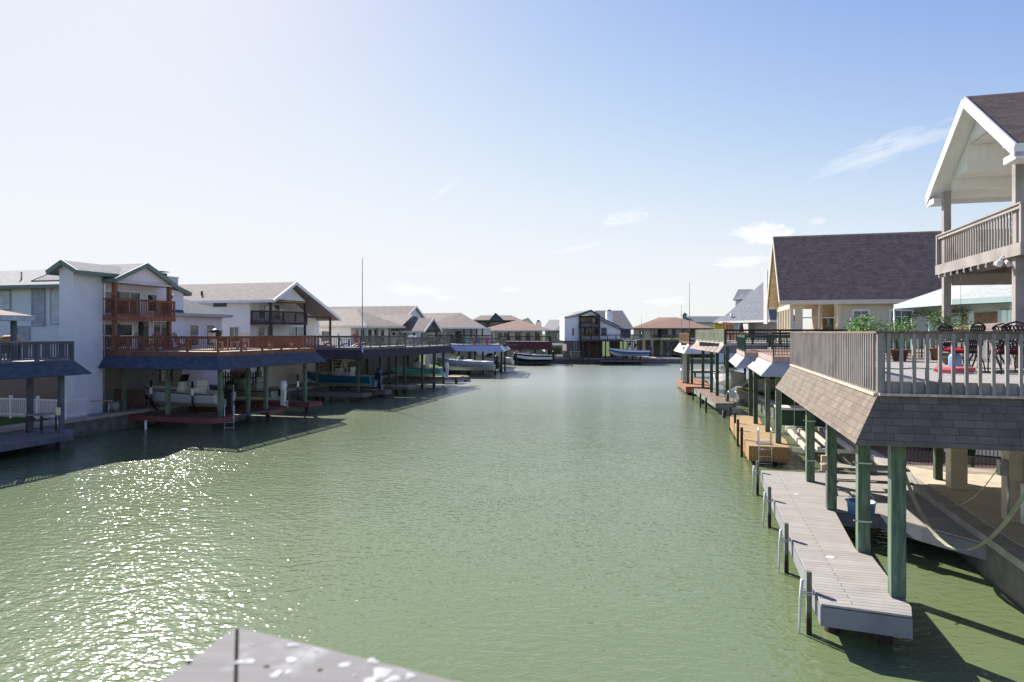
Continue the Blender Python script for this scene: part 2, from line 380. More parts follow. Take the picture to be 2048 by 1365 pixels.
def hip(parent, pts, rid, ze, zr, rm, fm, ov=0.5, t=0.12):
    """pts: 4 plan corners (order round), rid: 2 ridge ends; first edge p0-p1 and third edge p2-p3 are the hip ends"""
    P = [V((p[0], p[1], ze)) for p in offs(pts, ov)]; a, b = [V((p[0], p[1], zr)) for p in rid]
    r = MB(); r.slab([P[0], P[1], a], t, -ZZ); r.slab([P[1], P[2], b, a], t, -ZZ); r.slab([P[2], P[3], b], t, -ZZ); r.slab([P[3], P[0], a, b], t, -ZZ)
    ro = r.build('roof', rm, parent)
    f = MB(); Q2 = offs(pts, ov+.02)
    for i in range(4): f.beam(Q2[i]+ZZ*(ze-.08), Q2[(i+1) % 4]+ZZ*(ze-.08), 0.04, 0.2)
    f.build('fascia', fm, ro)
    f = MB(); f.prism(offs(pts, ov-.02), ze-.2, ze-.16); f.build('soffit', fm, ro)
    return ro
# ================================================================== SETTING
def water_mat():
    m, t, b = base('canal water', 0.02, 0, 0.5)
    b.inputs['IOR'].default_value = 1.5
    g = t.a('ShaderNodeTexCoord')
    n = t.a('ShaderNodeTexNoise', Scale=0.05, Detail=4.0); t.k(g.outputs['Object'], n.inputs['Vector'])
    t.k(mixc(t, ramp(t, n.outputs[0], .35, .65), (0.138, 0.184, 0.082), (0.152, 0.200, 0.096)), b.inputs['Base Color'])
    mp = t.a('ShaderNodeMapping'); mp.inputs['Rotation'].default_value = (0, 0, R(10)); mp.inputs['Scale'].default_value = (1, 1.45, 1)
    t.k(g.outputs['Object'], mp.inputs[0])
    sx = t.a('ShaderNodeSeparateXYZ'); t.k(g.outputs['Object'], sx.inputs[0]); rr = t.a('ShaderNodeMapRange'); t.k(sx.outputs[1], rr.inputs[0])
    for i, x in ((1, 24), (2, 70), (3, .10), (4, .28)): rr.inputs[i].default_value = x
    # wind-ruffled water farther up the canal
    hs = None
    for sc, amp, det in ((0.7, 0.018, 0.0), (3.5, 0.022, 0.0), (9.5, 0.0135, 0.0)):
        q = t.a('ShaderNodeTexNoise', Scale=sc, Detail=det, Roughness=0.5, Distortion=0.3); t.k(mp.outputs[0], q.inputs['Vector'])
        mu = t.a('ShaderNodeMath', operation='MULTIPLY_ADD'); t.k(q.outputs[0], mu.inputs[0]); mu.inputs[1].default_value = amp
        if hs is None: mu.inputs[2].default_value = 0
        else: t.k(hs, mu.inputs[2])
        hs = mu.outputs[0]
    # gust patches: calmer and rougher water
    gn = t.a('ShaderNodeTexNoise', Scale=0.09, Detail=3.0); t.k(g.outputs['Object'], gn.inputs['Vector'])
    gr = t.a('ShaderNodeMapRange'); t.k(gn.outputs[0], gr.inputs[0])
    for i, x in ((1, .3), (2, .7), (3, .7), (4, 1.2)): gr.inputs[i].default_value = x
    mm = t.a('ShaderNodeMath', operation='MULTIPLY'); t.k(hs, mm.inputs[0]); t.k(gr.outputs[0], mm.inputs[1])
    bp = t.a('ShaderNodeBump', Strength=1.0, Distance=1.0); t.k(mm.outputs[0], bp.inputs['Height']); # murky body light leaves through a flat surface; only the mirror reflection follows the ripples
    b.inputs['Specular IOR Level'].default_value = 0.0; b.inputs['Roughness'].default_value = 1.0
    gl = t.a('ShaderNodeBsdfGlossy'); t.k(rr.outputs[0], gl.inputs['Roughness']); t.k(bp.outputs[0], gl.inputs['Normal'])
    fr = t.a('ShaderNodeFresnel', IOR=1.6); t.k(bp.outputs[0], fr.inputs['Normal'])
    ms = t.a('ShaderNodeMixShader'); t.k(fr.outputs[0], ms.inputs[0]); t.k(b.outputs[0], ms.inputs[1]); t.k(gl.outputs[0], ms.inputs[2]); t.k(ms.outputs[0], t.n['Material Output'].inputs[0])
    return m
MB().add([(-900,-300,0),(900,-300,0),(900,1500,0),(-900,1500,0)], [(0,1,2,3)]).build('water', water_mat())
struct(bpy.data.objects['water'])
LV, RV = -30.6, 6.2
def grass_mat():
    m, t, b = base('lawn', 0.9, 0, 0.1)
    g = t.a('ShaderNodeTexCoord'); n = t.a('ShaderNodeTexNoise', Scale=0.7, Detail=8.0, Roughness=0.7); t.k(g.outputs['Object'], n.inputs['Vector'])
    n2 = t.a('ShaderNodeTexNoise', Scale=14.0, Detail=4.0); t.k(g.outputs['Object'], n2.inputs['Vector'])
    a = mixc(t, ramp(t, n2.outputs[0], .3, .7), (0.03, 0.065, 0.012), (0.08, 0.13, 0.025))
    t.k(mixc(t, ramp(t, n.outputs[0], .55, .75), a, (0.13, 0.12, 0.06)), b.inputs['Base Color'])
    bp = t.a('ShaderNodeBump', Strength=.6, Distance=.05); t.k(n2.outputs[0], bp.inputs['Height']); t.k(bp.outputs[0], b.inputs['Normal'])
    return m
FY = 115.5
inner = [W(-70, LV), W(-70, RV), W(27, RV), W(34, 5.6), W(46, 4.6), W(58, 3.2), V((34, 90, 0)), V((40, FY, 0)), V((-2, FY, 0)), W(100, LV)]
outer = [V((1200*math.cos(a), 1200*math.sin(a)+300, 0)) for a in [2*math.pi*k/24 for k in range(24)]]
def ground():
    bm = bmesh.new(); es = []
    for loop in (inner, outer):
        vs = [bm.verts.new((p.x, p.y, 0.80)) for p in loop]
        es += [bm.edges.new((vs[i], vs[(i+1) % len(vs)])) for i in range(len(vs))]
    bmesh.ops.triangle_fill(bm, edges=es, use_beauty=True)
    for f in bm.faces:
        if f.normal.z < 0: f.normal_flip()
    me = bpy.data.meshes.new('ground'); bm.to_mesh(me); bm.free(); me.materials.append(grass_mat())
    o = bpy.data.objects.new('ground', me); C.objects.link(o); struct(o)
ground()
sw = thing('seawall', 'stained concrete seawall with a pale cap running round the edge of the canal', 'seawall', (0,0,0))
mb = MB(); cap = MB()
for a, b in zip(inner, inner[1:]+inner[:1]):
    d = (b-a).normalized(); o = V((-d.y, d.x, 0))
    mb.beam(a+o*.08+ZZ*(-.3), b+o*.08+ZZ*(-.3), .2, 2.1); cap.beam(a+ZZ*.83, b+ZZ*.83, .42, .16)
mb.build('wall', darkconc, sw); cap.build('cap', concrete, sw)
# small piles and battens along the far seawall
bt = MB()
for i in range(60):
    X = 5+i*0.62; bt.box(X-.07, X+.07, FY-.14, FY-.03, -.5, .74)
bt.build('battens', weathered, sw)
def sheet(name, pts, z, m, pd=None):
    o = MB().prism(pts, z-.02, z).build(name, m, pd=pd); struct(o); return o
beige = plain('beige concrete', (0.52, 0.44, 0.33), 0.85, var=0.12, sc=1.5, bump=.25, dirt=(0.33,0.28,0.21))
sheet('patio', quadxy([W(10, RV+.2), W(25.2, RV+.2), W(25.2, 24), W(10, 24)]), .93, beige)
sheet('patio', quadxy([W(25.3, RV+.2), W(33, 5.9), W(45, 4.9), W(45, 24), W(25.3, 24)]), .85, plain('red brown paving', (0.12, 0.08, 0.065), .85, var=.2, sc=3))
sheet('patio', quadxy([W(30.2, LV-.2), W(30.2, -45), W(41, -45), W(41, LV-.2)]), .85, concrete)
sheet('patio', quadxy([W(45, LV-.2), W(45, -45), W(57, -45), W(57, LV-.2)]), .85, concrete)
sheet('walkway', quadxy([W(22, LV-.2), W(22, LV-1.2), W(30.1, LV-1.2), W(30.1, LV-.2)]), .86, concrete)
sheet('patio', quadxy([V((12.5,FY+.3)), V((29,FY+.3)), V((29,FY+12)), V((12.5,FY+12))]), .84, concrete)
sheet('road', quadxy([V((7.5,FY+3)), V((11,FY+3)), V((11,FY+60)), V((7.5,FY+60))]), .84, plain('tan drive', (0.38,0.33,0.27), .9, var=.1))
# ================================================================== NEAR RIGHT LOT
sh_near = bricky('warm grey shingles', (0.148,0.118,0.092), (0.205,0.165,0.132), (0.10,0.085,0.08), 0.30, 0.135, 0.007, var=.25, bump=.9)
sh_brown = bricky('dark brown shingles', (0.26,0.18,0.13), (0.35,0.245,0.18), (0.08,0.06,0.055), 0.32, 0.15, 0.012, var=.25, bump=.9)
boards_grey = bricky('grey deck boards', (0.32,0.297,0.27), (0.375,0.35,0.318), (0.07,0.065,0.06), 5.0, 0.142, 0.006, bump=.6, var=.12, dirt=(0.27,0.2,0.13))
cream_wall = siding('cream siding', (0.62, 0.58, 0.43), .2)
vinyl_v = siding('white vertical vinyl', (0.86,0.85,0.82), .25, vert=True)
Z1 = 4.45
near = [W(12.95,3.0), W(24.1,3.0), W(24.1,11.5), W(12.95,11.5)]
d1 = deck('large grey raised deck close on the right with brown shingle skirt and green posts', near, Z1, [0,1,3], [(3,0,1)] if 0 else [(0,1)],
    dict(floor=boards_grey, rail=greytrim, rim=greytrim, cap=cap_wood, skirt=sh_near), [], zs=(4.24, 3.44, .46), rim=.27, rh=.87,
    rk=dict(sp=.17, bw=.042, every=3.6, pw=.1, indiv=True, drop=.16, outward=-.075, capw=.14))
# front rail (towards the viewer)
railing(d1, [W(13.0, 11.4), W(13.0, 3.05)], Z1, .87, greytrim, sp=.19, bw=.05, every=2.55, pw=.1, capm=cap_wood, indiv=True, drop=.22, outward=-.085, capw=.14)
MB().uv(12.87, 12.93, 3.0, 11.5, 4.215, 4.26).build('flashing', plain('rusty white flashing', (0.55,0.45,0.36), .6, var=.3, sc=12), d1)
m = MB(); m.uv(13.0, 24.1, 2.93, 2.985, 4.205, 4.255); m.build('flashing', MATS['rusty white flashing'], d1)
for u in (13.1, 15.6, 19.1, 22.5):
    m = MB(); m.post(W(u, 3.32), .235, .755, 4.17); m.build('post', green_post, d1, bev=.012)
m = MB(); m.post(W(22.9, 6.9), .2, .93, 4.17, w2=.2); m.build('post', dkgreen_post, d1)
m = MB(); m.tube([W(18.96,3.2,.9), W(18.96,3.2,4.0)], .022, 8); m.build('conduit', alu, d1)
for z in (1.75, 1.98): m = MB(); m.uv(18.9,19.02,3.06,3.19,z,z+.17); m.build('outlet_box', plain('tan outlet box', (0.5,0.38,0.25), .6), d1, bev=.01)
for u in (15.6, 22.5):
    m = MB()
    for z in (1.4, 2.6): m.beam(W(u-.13,3.18,z), W(u-.13,3.46,z), .012, .03); m.tube([W(u-.13,3.2,z), W(u-.2,3.1,z+.03)], .01, 5)
    m.build('cleat', alu, d1)
# near dock
nd_poly = quadxy([W(23.9,2.03), W(12.4,2.0), W(12.25,3.32), W(12.65,3.42), W(15.4,3.42), W(15.75,3.2), W(18.9,3.37), W(18.95,4.4), W(18.0,5.1), W(16.9,6.0), W(23.9,6.0)])
nd = dock('long pale grey plank dock close on the right with roped fender posts', nd_poly, .75, boards_grey, plain('grey dock rim', (0.20,0.205,0.22), .6, var=.12), thick=.37, pd=N3,
     piles=[W(13, 3.1), W(16,3.0), W(19.3,3.2), W(13.2,2.3), W(22,3.0)], pr=.13)
fpm = wood('pale weathered green post', (0.19, 0.21, 0.16), tide=True)
fend = plain('white fender hose', (0.62,0.62,0.6), .5, var=.1)
rope = plain('pale rope', (0.6,0.58,0.52), .8)
for u in (23.55, 19.75, 16.1, 12.95):
    m = MB(); m.post(W(u, 1.89), .085, -.8, 1.1, w2=.11); p = m.build('fender_post', fpm, nd)
    a = W(u-.02, 1.78)
    m = MB(); m.tube([a+ZZ*.95, a+ZZ*.6-N3*.03, a+ZZ*.25-N3*.04, a-N3*.06-ZZ*.1], .035, 8, r2=.015); m.build('fender', fend, p)
    m = MB(); 
    for zz in (.72, .76): m.tube([W(u,1.88)+V((.1*math.cos(q), .1*math.sin(q), zz)) for q in [k*math.pi/5 for k in range(11)]], .012, 5)
    m.build('rope', rope, p)
MB().lathe(W(15.0, 2.6, .752), [(.09,0),(.08,.004),(.01,.005)], 12).build('light_cap', white, nd)
MB().lathe(W(20.6, 2.7, .752), [(.06,0),(.05,.004),(.01,.005)], 12).build('light_cap', white, nd)
# blue tub with a cord
bl = plain('blue plastic', (0.12,0.24,0.42), .4, var=.08)
tb = thing('tub', 'round blue plastic tub standing on the near grey dock beside a green post', 'tub', W(18.75, 3.95, .755))
o = MB().lathe((0,0,0), [(.27,0),(.30,.02),(.33,.30),(.345,.31),(.345,.33),(.32,.33),(.30,.06),(.02,.05)], 28).build('tub_body', bl, tb, world=False)
MB().tube([(.33*math.cos(a), .0, .33+.22*math.sin(a)) for a in [k*math.pi/8 for k in range(9)]], .008, 6).build('handle', rope, tb, world=False)
# fish cleaning / picnic table on the dock
pt = thing('picnic_table', 'weathered wooden picnic table with blue metal legs at the inner end of the near dock', 'table', W(21.3, 4.55, .755), R(-15.2))
MB().box(-1.1,1.1,-.32,.32,.70,.74).build('tabletop', boards_grey, pt, world=False)
for s in (-1, 1):
    MB().box(-1.1,1.1,s*.62-.12,s*.62+.12,.42,.455).build('bench', weathered, pt, world=False)
bm_ = plain('dark blue steel', (0.03,0.045,0.10), .45)
for s in (-.8, .8):
    m = MB(); m.beam((s,-.62,0),(s,.2,.70), .045,.045); m.beam((s,.62,0),(s,-.2,.70), .045,.045); m.beam((s,-.7,.40),(s,.7,.40), .045,.045); m.build('leg', bm_, pt, world=False)
# columns under the near house
colm = plain('cream stucco column', (0.55,0.48,0.35), .85, var=.08, sc=3, bump=.3)
for i, (u, v, lb) in enumerate(((21.7, 7.0, 'sunlit cream square column on the beige patio with a green hose on it'), (18.3, 7.1, 'cream square column on the beige patio nearest the right edge with a meter box'))):
    t = thing('column', lb, 'column', W(u, v, .93), 0)
    m = MB(); m.post(W(u,v), .42, .93, 4.17); m.build('shaft', colm, t, bev=.02)
    m = MB(); m.post(W(u,v), .5, 4.0, 4.168); m.build('capital', colm, t)
    if i == 1:
        m = MB(); m.post(W(u-.1,v-.3), .16, 2.0, 2.35, w2=.2); m.build('meter_box', plain('grey box', (0.3,0.3,0.3), .5), t)
        m = MB(); m.tube([W(u-.2,v-.22,.93), W(u-.2,v-.22,2.0)], .025, 8); m.tube([W(u-.24,v+.05,4.1), W(u-.26,v+.02,3.2), W(u-.24,v+.1,1.4)], .012, 6); m.build('conduit', alu, t)
        m = MB(); m.tube([W(u-.5,v+.0,1.0), W(u-.5,v+.0,1.9)], .09, 10); m.build('downspout', white, t)
hr = thing('hose_reel', 'dark green coiled garden hose hanging on the sunlit cream column', 'hose', W(21.7, 7.3, 2.1))
gh = plain('green hose', (0.02,0.10,0.05), .4)
m = MB()
for k in range(5): m.tube([W(21.66, 7.26+.03*k, 2.15)+ (D3*math.cos(a)*.2+ZZ*math.sin(a)*.3) for a in [q*math.pi/8 for q in range(17)]], .018, 6)
m.build('hose', gh, hr)
MB().uv(21.5,21.8,7.22,7.46,2.3,2.36).build('bracket', alu, hr)
# black iron fence across the patio
fn = thing('iron_fence', 'black iron picket fence across the back of the beige patio under the near deck', 'fence', W(25.25, 6.4, .93))
m = MB(); v = 6.45
while v < 16: m.post(W(25.25, v), .018, .98, 2.15); v += .11
for z in (1.05, 1.85, 2.1): m.beam(W(25.25,6.4,z), W(25.25,16,z), .03,.03)
m.build('pickets', blk, fn)
for v in (6.45, 8.6, 10.8, 13, 15.2): m = MB(); m.post(W(25.25,v), .06, .9, 2.3); m.build('fence_post', blk, fn)
# slip straps
st = plain('yellow grey webbing', (0.42,0.42,0.30), .8, var=.2, sc=4)
def cat(a, b, sag, n=16): 
    a = V(a); b = V(b); return [a.lerp(b, i/n)-ZZ*sag*4*(i/n)*(1-i/n) for i in range(n+1)]
t_ = thing('lift_strap', 'pale boat sling hanging lowest over the slip beside the near dock', 'strap', W(18.9,5.2,3.9))
MB().ribbon(cat(W(20.3,4.75,3.9), W(13.0,5.3,2.9), 2.55), D3*.02+N3*.09).build('webbing', st, t_)
t_ = thing('lift_strap', 'boat sling looped from the picnic table up to the cream column with the meter box', 'strap', W(18.9,5.2,3.9))
MB().ribbon(cat(W(20.2,4.6,3.9), W(17.3,7.0,3.8), 2.75), D3*.08+N3*.02).build('webbing', st, t_)
# ---- near house (mostly outside the frame) with its tall porch
h1 = thing('house', 'tall cream house at the right edge with a gabled porch roof and grey balcony', 'house', W(19, 11.5, .9))
MB().uv(13.2, 25, 11.55, 20, .93, 9.6).build('wall', vinyl_v, h1)
win(h1, W(22.4, 11.55, 5.6), D3, -N3, 1.6, 2.1, kind='door', mull=(2,1)); win(h1, W(16, 11.55, 5.7), D3, -N3, 1.2, 1.5, mull=(1,2))
tp = white
u0, u1, ur, zt, zr = 18.05, 24.25, 21.1, 9.62, 11.7
sl = (zr-zt)/(ur-u0)
r = MB()
r.slab([W(u0, 7.02, zt), W(u0, 20.5, zt), W(ur, 20.5, zr), W(ur, 7.02, zr)], .12)
r.slab([W(u1, 7.02, zt), W(u1, 20.5, zt), W(ur, 20.5, zr), W(ur, 7.02, zr)], .12)
ro = r.build('roof', bricky('dark umber shingles', (0.115,0.083,0.068), (0.165,0.122,0.10), (0.06,0.045,0.04), 0.32, 0.15, 0.012, var=.25, bump=.9), h1)
r = MB()   # soffit boards lining the overhang
r.slab([W(u0+.03, 7.03, zt-.125), W(u0+.03, 20.4, zt-.125), W(ur, 20.4, zr-.125), W(ur, 7.03, zr-.125)], .04)
r.slab([W(u1-.03, 7.03, zt-.125), W(u1-.03, 20.4, zt-.125), W(ur, 20.4, zr-.125), W(ur, 7.03, zr-.125)], .04)
r.build('soffit', siding('white soffit', (0.8,0.79,0.76), .1), ro)
f = MB()
for ue in (u0, u1): f.beam(W(ue, 6.99, zt-.14), W(ur, 6.99, zr-.14), .05, .27)
f.uv(u0-.02, u0+.03, 6.97, 20.5, zt-.3, zt-.01); f.uv(u1-.03, u1+.02, 6.97, 20.5, zt-.3, zt-.01)
f.uv(u0-.02, u0+.62, 7.0, 7.42, zt-.36, zt-.2); f.uv(u1-.62, u1+.02, 7.0, 7.42, zt-.36, zt-.2)
f.build('fascia', tp, ro)
# recessed gable wall and boxed header
zh = 9.95; zb = 10.7
g = MB(); g.slab([W(19.9, 7.45, zb), W(22.3, 7.45, zb), W(ur, 7.45, zr-.2)], .1, N3)
g.slab([W(22.3, 7.45, zh), W(23.45, 7.45, zh), W(22.3, 7.45, zb)], 4.05, N3); g.slab([W(19.9, 7.45, zh), W(18.75, 7.45, zh), W(19.9, 7.45, zb)], 4.05, N3)
g.uv(23.42, 23.62, 7.45, 11.5, zh-.34, zh-.002); g.uv(18.6, 18.8, 7.45, 11.5, zh-.34, zh-.002)
g.build('gable_wall', vinyl_v, h1)
g = MB(); g.uv(19.91, 22.29, 7.56, 11.5, zb-.03, zb); g.build('porch_ceiling', MATS['white soffit'], h1)
for u in (18.75, 23.6): m = MB(); m.post(W(u, 7.34), .2, Z1+.005, zh-.345); m.build('post', greytrim, h1, bev=.01)
bz = 7.35
m = MB(); m.prism([W(18.2,7.2), W(23.9,7.2), W(23.9,11.5), W(18.2,11.5)], bz-.05, bz); bf = m.build('balcony_floor', boards_grey, h1)
m = MB(); m.uv(18.2,23.9,7.14,7.19,bz-.27,bz+.02); m.uv(23.91,23.96,7.14,11.5,bz-.27,bz+.02); m.uv(18.14,18.19,7.14,11.5,bz-.27,bz+.02)
for v in (8,9,10,11): m.uv(18.25,23.85,v,v+.05,bz-.27,bz-.06)
m.build('joists', greytrim, bf)
m = MB(); m.uv(23.5,23.7,7.5,11.5,bz-.62,bz-.28); m.build('beam', greytrim, bf); m = MB(); m.uv(18.65,18.85,7.5,11.5,bz-.62,bz-.28); m.build('beam', greytrim, bf)
railing(h1, [W(18.2,11.4), W(18.2,7.2), W(23.9,7.2), W(23.9,11.4)], bz, .95, greytrim, sp=.17, bw=.04, every=6, pw=.09, capw=.11, indiv=True, drop=.14, outward=0.06)
lamp = plain('white lamp housing', (0.75,0.75,0.75), .4)
t_ = thing('flood_light', 'small white twin flood light under the near corner of the balcony', 'light', W(18.95,7.05,bz-.35))
m = MB(); m.lathe((0,0,0), [(.03,-.05),(.06,0),(.09,.1),(.01,.11)], 14, ax=(-.6,-.2,-.5)); m.lathe((.16,.0,.0), [(.03,-.05),(.06,0),(.09,.1),(.01,.11)], 14, ax=(.3,-.5,-.6)); m.tube([(-.02,0,.05),(.1,.05,.15),(.18,0,.05)], .02, 6); m.build('lamp_head', lamp, t_, world=False)
for i in range(9):
    t_ = thing('string_bulb', 'tiny clear bulb of the string hung under the balcony edge', 'bulb', W(19.5+i*.5, 7.12, bz-.36), group='string of bulbs under the balcony')
    MB().lathe((0,0,0), [(.012,.09),(.014,.04),(.035,0),(.02,-.04),(.002,-.05)], 8).build('bulb', plain('clear bulb', (0.6,0.6,0.58), .1), t_, world=False)
# white chairs on the balcony
def slat_chair():
    t = thing('patio_chair', 'white slatted chair behind the balcony rail, nearer the house', 'chair', W(19.6, 8.0, bz), R(80))
    m = MB()
    for i in range(6): m.box(-.26,.26,-.24+i*.085,-.17+i*.085,.42,.445)
    m.build('seat', white, t, world=False)
    m = MB()
    for i in range(7): z = .5+i*.09; m.beam((-.26,.27+i*.02,z),(.26,.27+i*.02,z), .02,.07)
    m.build('backrest', white, t, world=False)
    for x in (-.27, .27):
        for y in (-.22, .24): MB().beam((x,y,0),(x,y+(.12 if y > 0 else 0),.44 if y < 0 else 1.1), .035,.035).build('leg', white, t, world=False)
        MB().box(x-.03,x+.03,-.26,.28,.62,.645).build('armrest', white, t, world=False)
    return t
wc = slat_chair()
dup(wc, W(20.9, 8.4, bz), R(60), 'white slatted chair behind the balcony rail, towards the far post')
# hanging and potted plants
terr = plain('terracotta', (0.20,0.10,0.06), .8, var=.15)
def potted(label, loc, rad, n, size, col, pot_r=.2, pot_h=.32, name='potted_plant', potm=terr, up=.35):
    t = thing(name, label, 'plant', loc)
    MB().lathe((0,0,0), [(pot_r*.7,0),(pot_r,pot_h),(pot_r*1.1,pot_h),(pot_r*1.1,pot_h+.03),(pot_r*.8,pot_h+.03),(.02,pot_h-.02)], 18).build('pot', potm, t, world=False)
    m = MB(); rg = random.Random(hash(label) % 999 if 0 else len(label)*7)
    for k in range(9):
        a = rg.uniform(0, 6.28); m.tube([(0,0,pot_h), (math.cos(a)*rad*.3, math.sin(a)*rad*.3, pot_h+up*.6), (math.cos(a)*rad*.8, math.sin(a)*rad*.8, pot_h+up*rg.uniform(.8,1.5))], .008, 4, smooth=False)
    m.build('stems', plain('stem', (0.1,0.12,0.04), .8), t, world=False)
    m = MB(); m.leaves((0,0,pot_h+up), rad, n, size, rg, (1,1,.8)); m.build('foliage', leafmat('leaf '+name+str(col), col), t, world=False)
    return t
fg = (0.09,0.20,0.03)
potted('leafy bright green potted shrub left of the patio chairs behind the near railing', W(22.9, 4.9, Z1), .62, 1300, .055, fg, .22, .3, up=.62)
potted('wider green potted shrub at the far rail of the near deck, nearer the pavilion', W(22.6, 5.8, Z1), .5, 900, .05, (0.10,0.21,0.03), .24, .3, up=.6)
potted('tall thin potted plant right beside the first grey porch post on the near deck', W(23.3, 7.0, Z1), .4, 400, .05, (0.05,0.12,0.02), .2, .34, up=.85)
bsk = plain('coir basket', (0.25,0.16,0.08), .95, var=.3)
for lb, p in (('brown hanging basket with a few trailing leaves beside the first grey porch post', W(22.0,7.2,5.35)), ('hanging basket with a bushy fern at the right edge by the second porch post', W(17.6,7.5,5.4))):
    t = thing('hanging_basket', lb, 'basket', p)
    MB().lathe((0,0,0), [(.05,-.16),(.17,-.1),(.25,.02),(.26,.04),(.22,.03),(.02,0)], 18).build('basket', bsk, t, world=False)
    MB().leaves((0,0,.1), .26, 220 if 'bushy' in lb else 120, .05, random.Random(3), (1,1,.6)).build('foliage', leafmat('leaf basket', (0.08,0.15,0.03)), t, world=False)
    m = MB()
    for a in (0, 2.1, 4.2): m.tube([(.24*math.cos(a), .24*math.sin(a), .04), (0,0,.5)], .004, 4)
    m.tube([(0,0,.5),(0,0,1.75 if 'fern' in lb else 1.7)], .004, 4); m.build('chain', blk, t, world=False)
# wrought iron furniture
redc = plain('red cushion fabric', (0.42,0.015,0.03), .8, var=.12)
pinkc = plain('faded red cushion fabric', (0.55,0.10,0.12), .8, var=.12)
def iron_chair():
    t = thing('patio_chair', 'black iron patio chair nearest the left end of the table on the near deck', 'chair', W(16.8,5.5,Z1), R(205))
    m = MB(); m.box(-.25,.25,-.25,.25,.40,.42)
    m.tube([(-.25,-.25,.41),(.25,-.25,.41),(.25,.25,.41),(-.25,.25,.41),(-.25,-.25,.41)], .014, 6); m.build('seat', blk, t, world=False)
    MB().box(-.24,.24,-.24,.22,.422,.49).build('cushion', redc, t, world=False, bev=.025)
    m = MB(); m.tube([(-.24,.25,.41),(-.26,.32,.8),(-.2,.36,1.0),(0,.38,1.06),(.2,.36,1.0),(.26,.32,.8),(.24,.25,.41)], .02, 6)
    for i in range(-3, 4):
        for j in range(5):
            c = V((i*.07, .29+j*.018, .5+j*.11)); m.tube([c+V((.035*math.cos(a),0,.05*math.sin(a))) for a in [k*math.pi/4 for k in range(9)]], .017, 4)
    m.build('backrest', blk, t, world=False)
    for x in (-.24,.24):
        m = MB(); m.tube([(x,-.25,.41),(x,-.3,.2),(x*1.05,-.27,0)], .013, 6); m.build('leg', blk, t, world=False)
        m = MB(); m.tube([(x,.25,.41),(x,.33,.2),(x*1.05,.36,0)], .013, 6); m.build('leg', blk, t, world=False)
        m = MB(); m.tube([(x,-.25,.41),(x*1.1,-.24,.64),(x*1.1,.1,.66),(x*1.05,.31,.66)], .012, 6); m.build('armrest', blk, t, world=False)
    return t
ic = iron_chair(); cg = 'black iron patio chairs on the near deck'; ic['group'] = cg
for u, v, a, lb in ((18.9, 6.15, 20, 'black iron patio chair beyond the table, left of the first grey porch post'),
                    (16.2, 6.15, 165, 'black iron patio chair with its lattice back towards the viewer, right of the table'),
                    (18.7, 7.2, -5, 'black iron patio chair beyond the table in front of the shingled shed'),
                    (15.2, 6.6, 170, 'black iron patio chair nearest the right edge of the near deck')):
    dup(ic, W(u, v, Z1), R(a), lb, cg)
t = thing('patio_table', 'black iron patio table among the red cushioned chairs on the near deck', 'table', W(17.7,6.3,Z1))
m = MB(); m.lathe((0,0,0), [(.78,.70),(.80,.71),(.80,.73),(.78,.735),(.02,.735)], 28); m.build('tabletop', blk, t, world=False)
for a in (0, 1.57, 3.14, 4.71): MB().tube([(.45*math.cos(a),.45*math.sin(a),.70),(.3*math.cos(a),.3*math.sin(a),.35),(.5*math.cos(a),.5*math.sin(a),0)], .02, 6).build('leg', blk, t, world=False)
t = thing('seat_cushion', 'faded red seat cushion lying on the floor of the near deck', 'cushion', W(16.1,5.15,Z1+.005), R(20))
MB().box(-.3,.3,-.26,.26,.02,.12).build('cushion_body', pinkc, t, world=False, bev=.04)
MB().box(-.24,.2,-.3,.2,.0,.02).build('tie_flap', white, t, world=False)
t = thing('seat_cushion', 'second red cushion on the deck floor at the far right under a chair', 'cushion', W(15.6,7.2,Z1+.005), R(50))
MB().box(-.3,.3,-.26,.26,.0,.10).build('cushion_body', redc, t, world=False, bev=.04)
t = thing('garden_hose', 'green garden hose lying across the floor of the near deck', 'hose', W(17,4,Z1))
MB().tube([W(17.6,3.3,Z1+.015), W(17.9,3.9,Z1+.015), W(17.3,4.4,Z1+.015), W(17.9,4.9,Z1+.015), W(17.2,5.4,Z1+.015), W(16.5,6.0,Z1+.015), W(16.6,7,Z1+.015), W(15.8,8,Z1+.015)], .014, 6).build('hose', plain('bright green hose', (0.02,0.25,0.13), .4), t)
t = thing('water_jug', 'clear blue water jug standing on the near deck beside a chair', 'jug', W(17.3,5.55,Z1))
MB().lathe((0,0,0), [(.12,0),(.13,.02),(.13,.3),(.1,.36),(.03,.40)], 16).build('bottle', plain('blue clear plastic', (0.25,0.42,0.7), .15), t, world=False)
MB().lathe((0,0,.40), [(.032,0),(.032,.04),(.01,.045)], 12).build('cap', white, t, world=False)
t = thing('fire_bowl', 'small brown clay bowl standing on the near deck beyond the table', 'bowl', W(20.2,6.4,Z1))
MB().lathe((0,0,0), [(.15,0),(.24,.18),(.26,.2),(.22,.2),(.02,.08)], 16).build('bowl_body', terr, t, world=False)
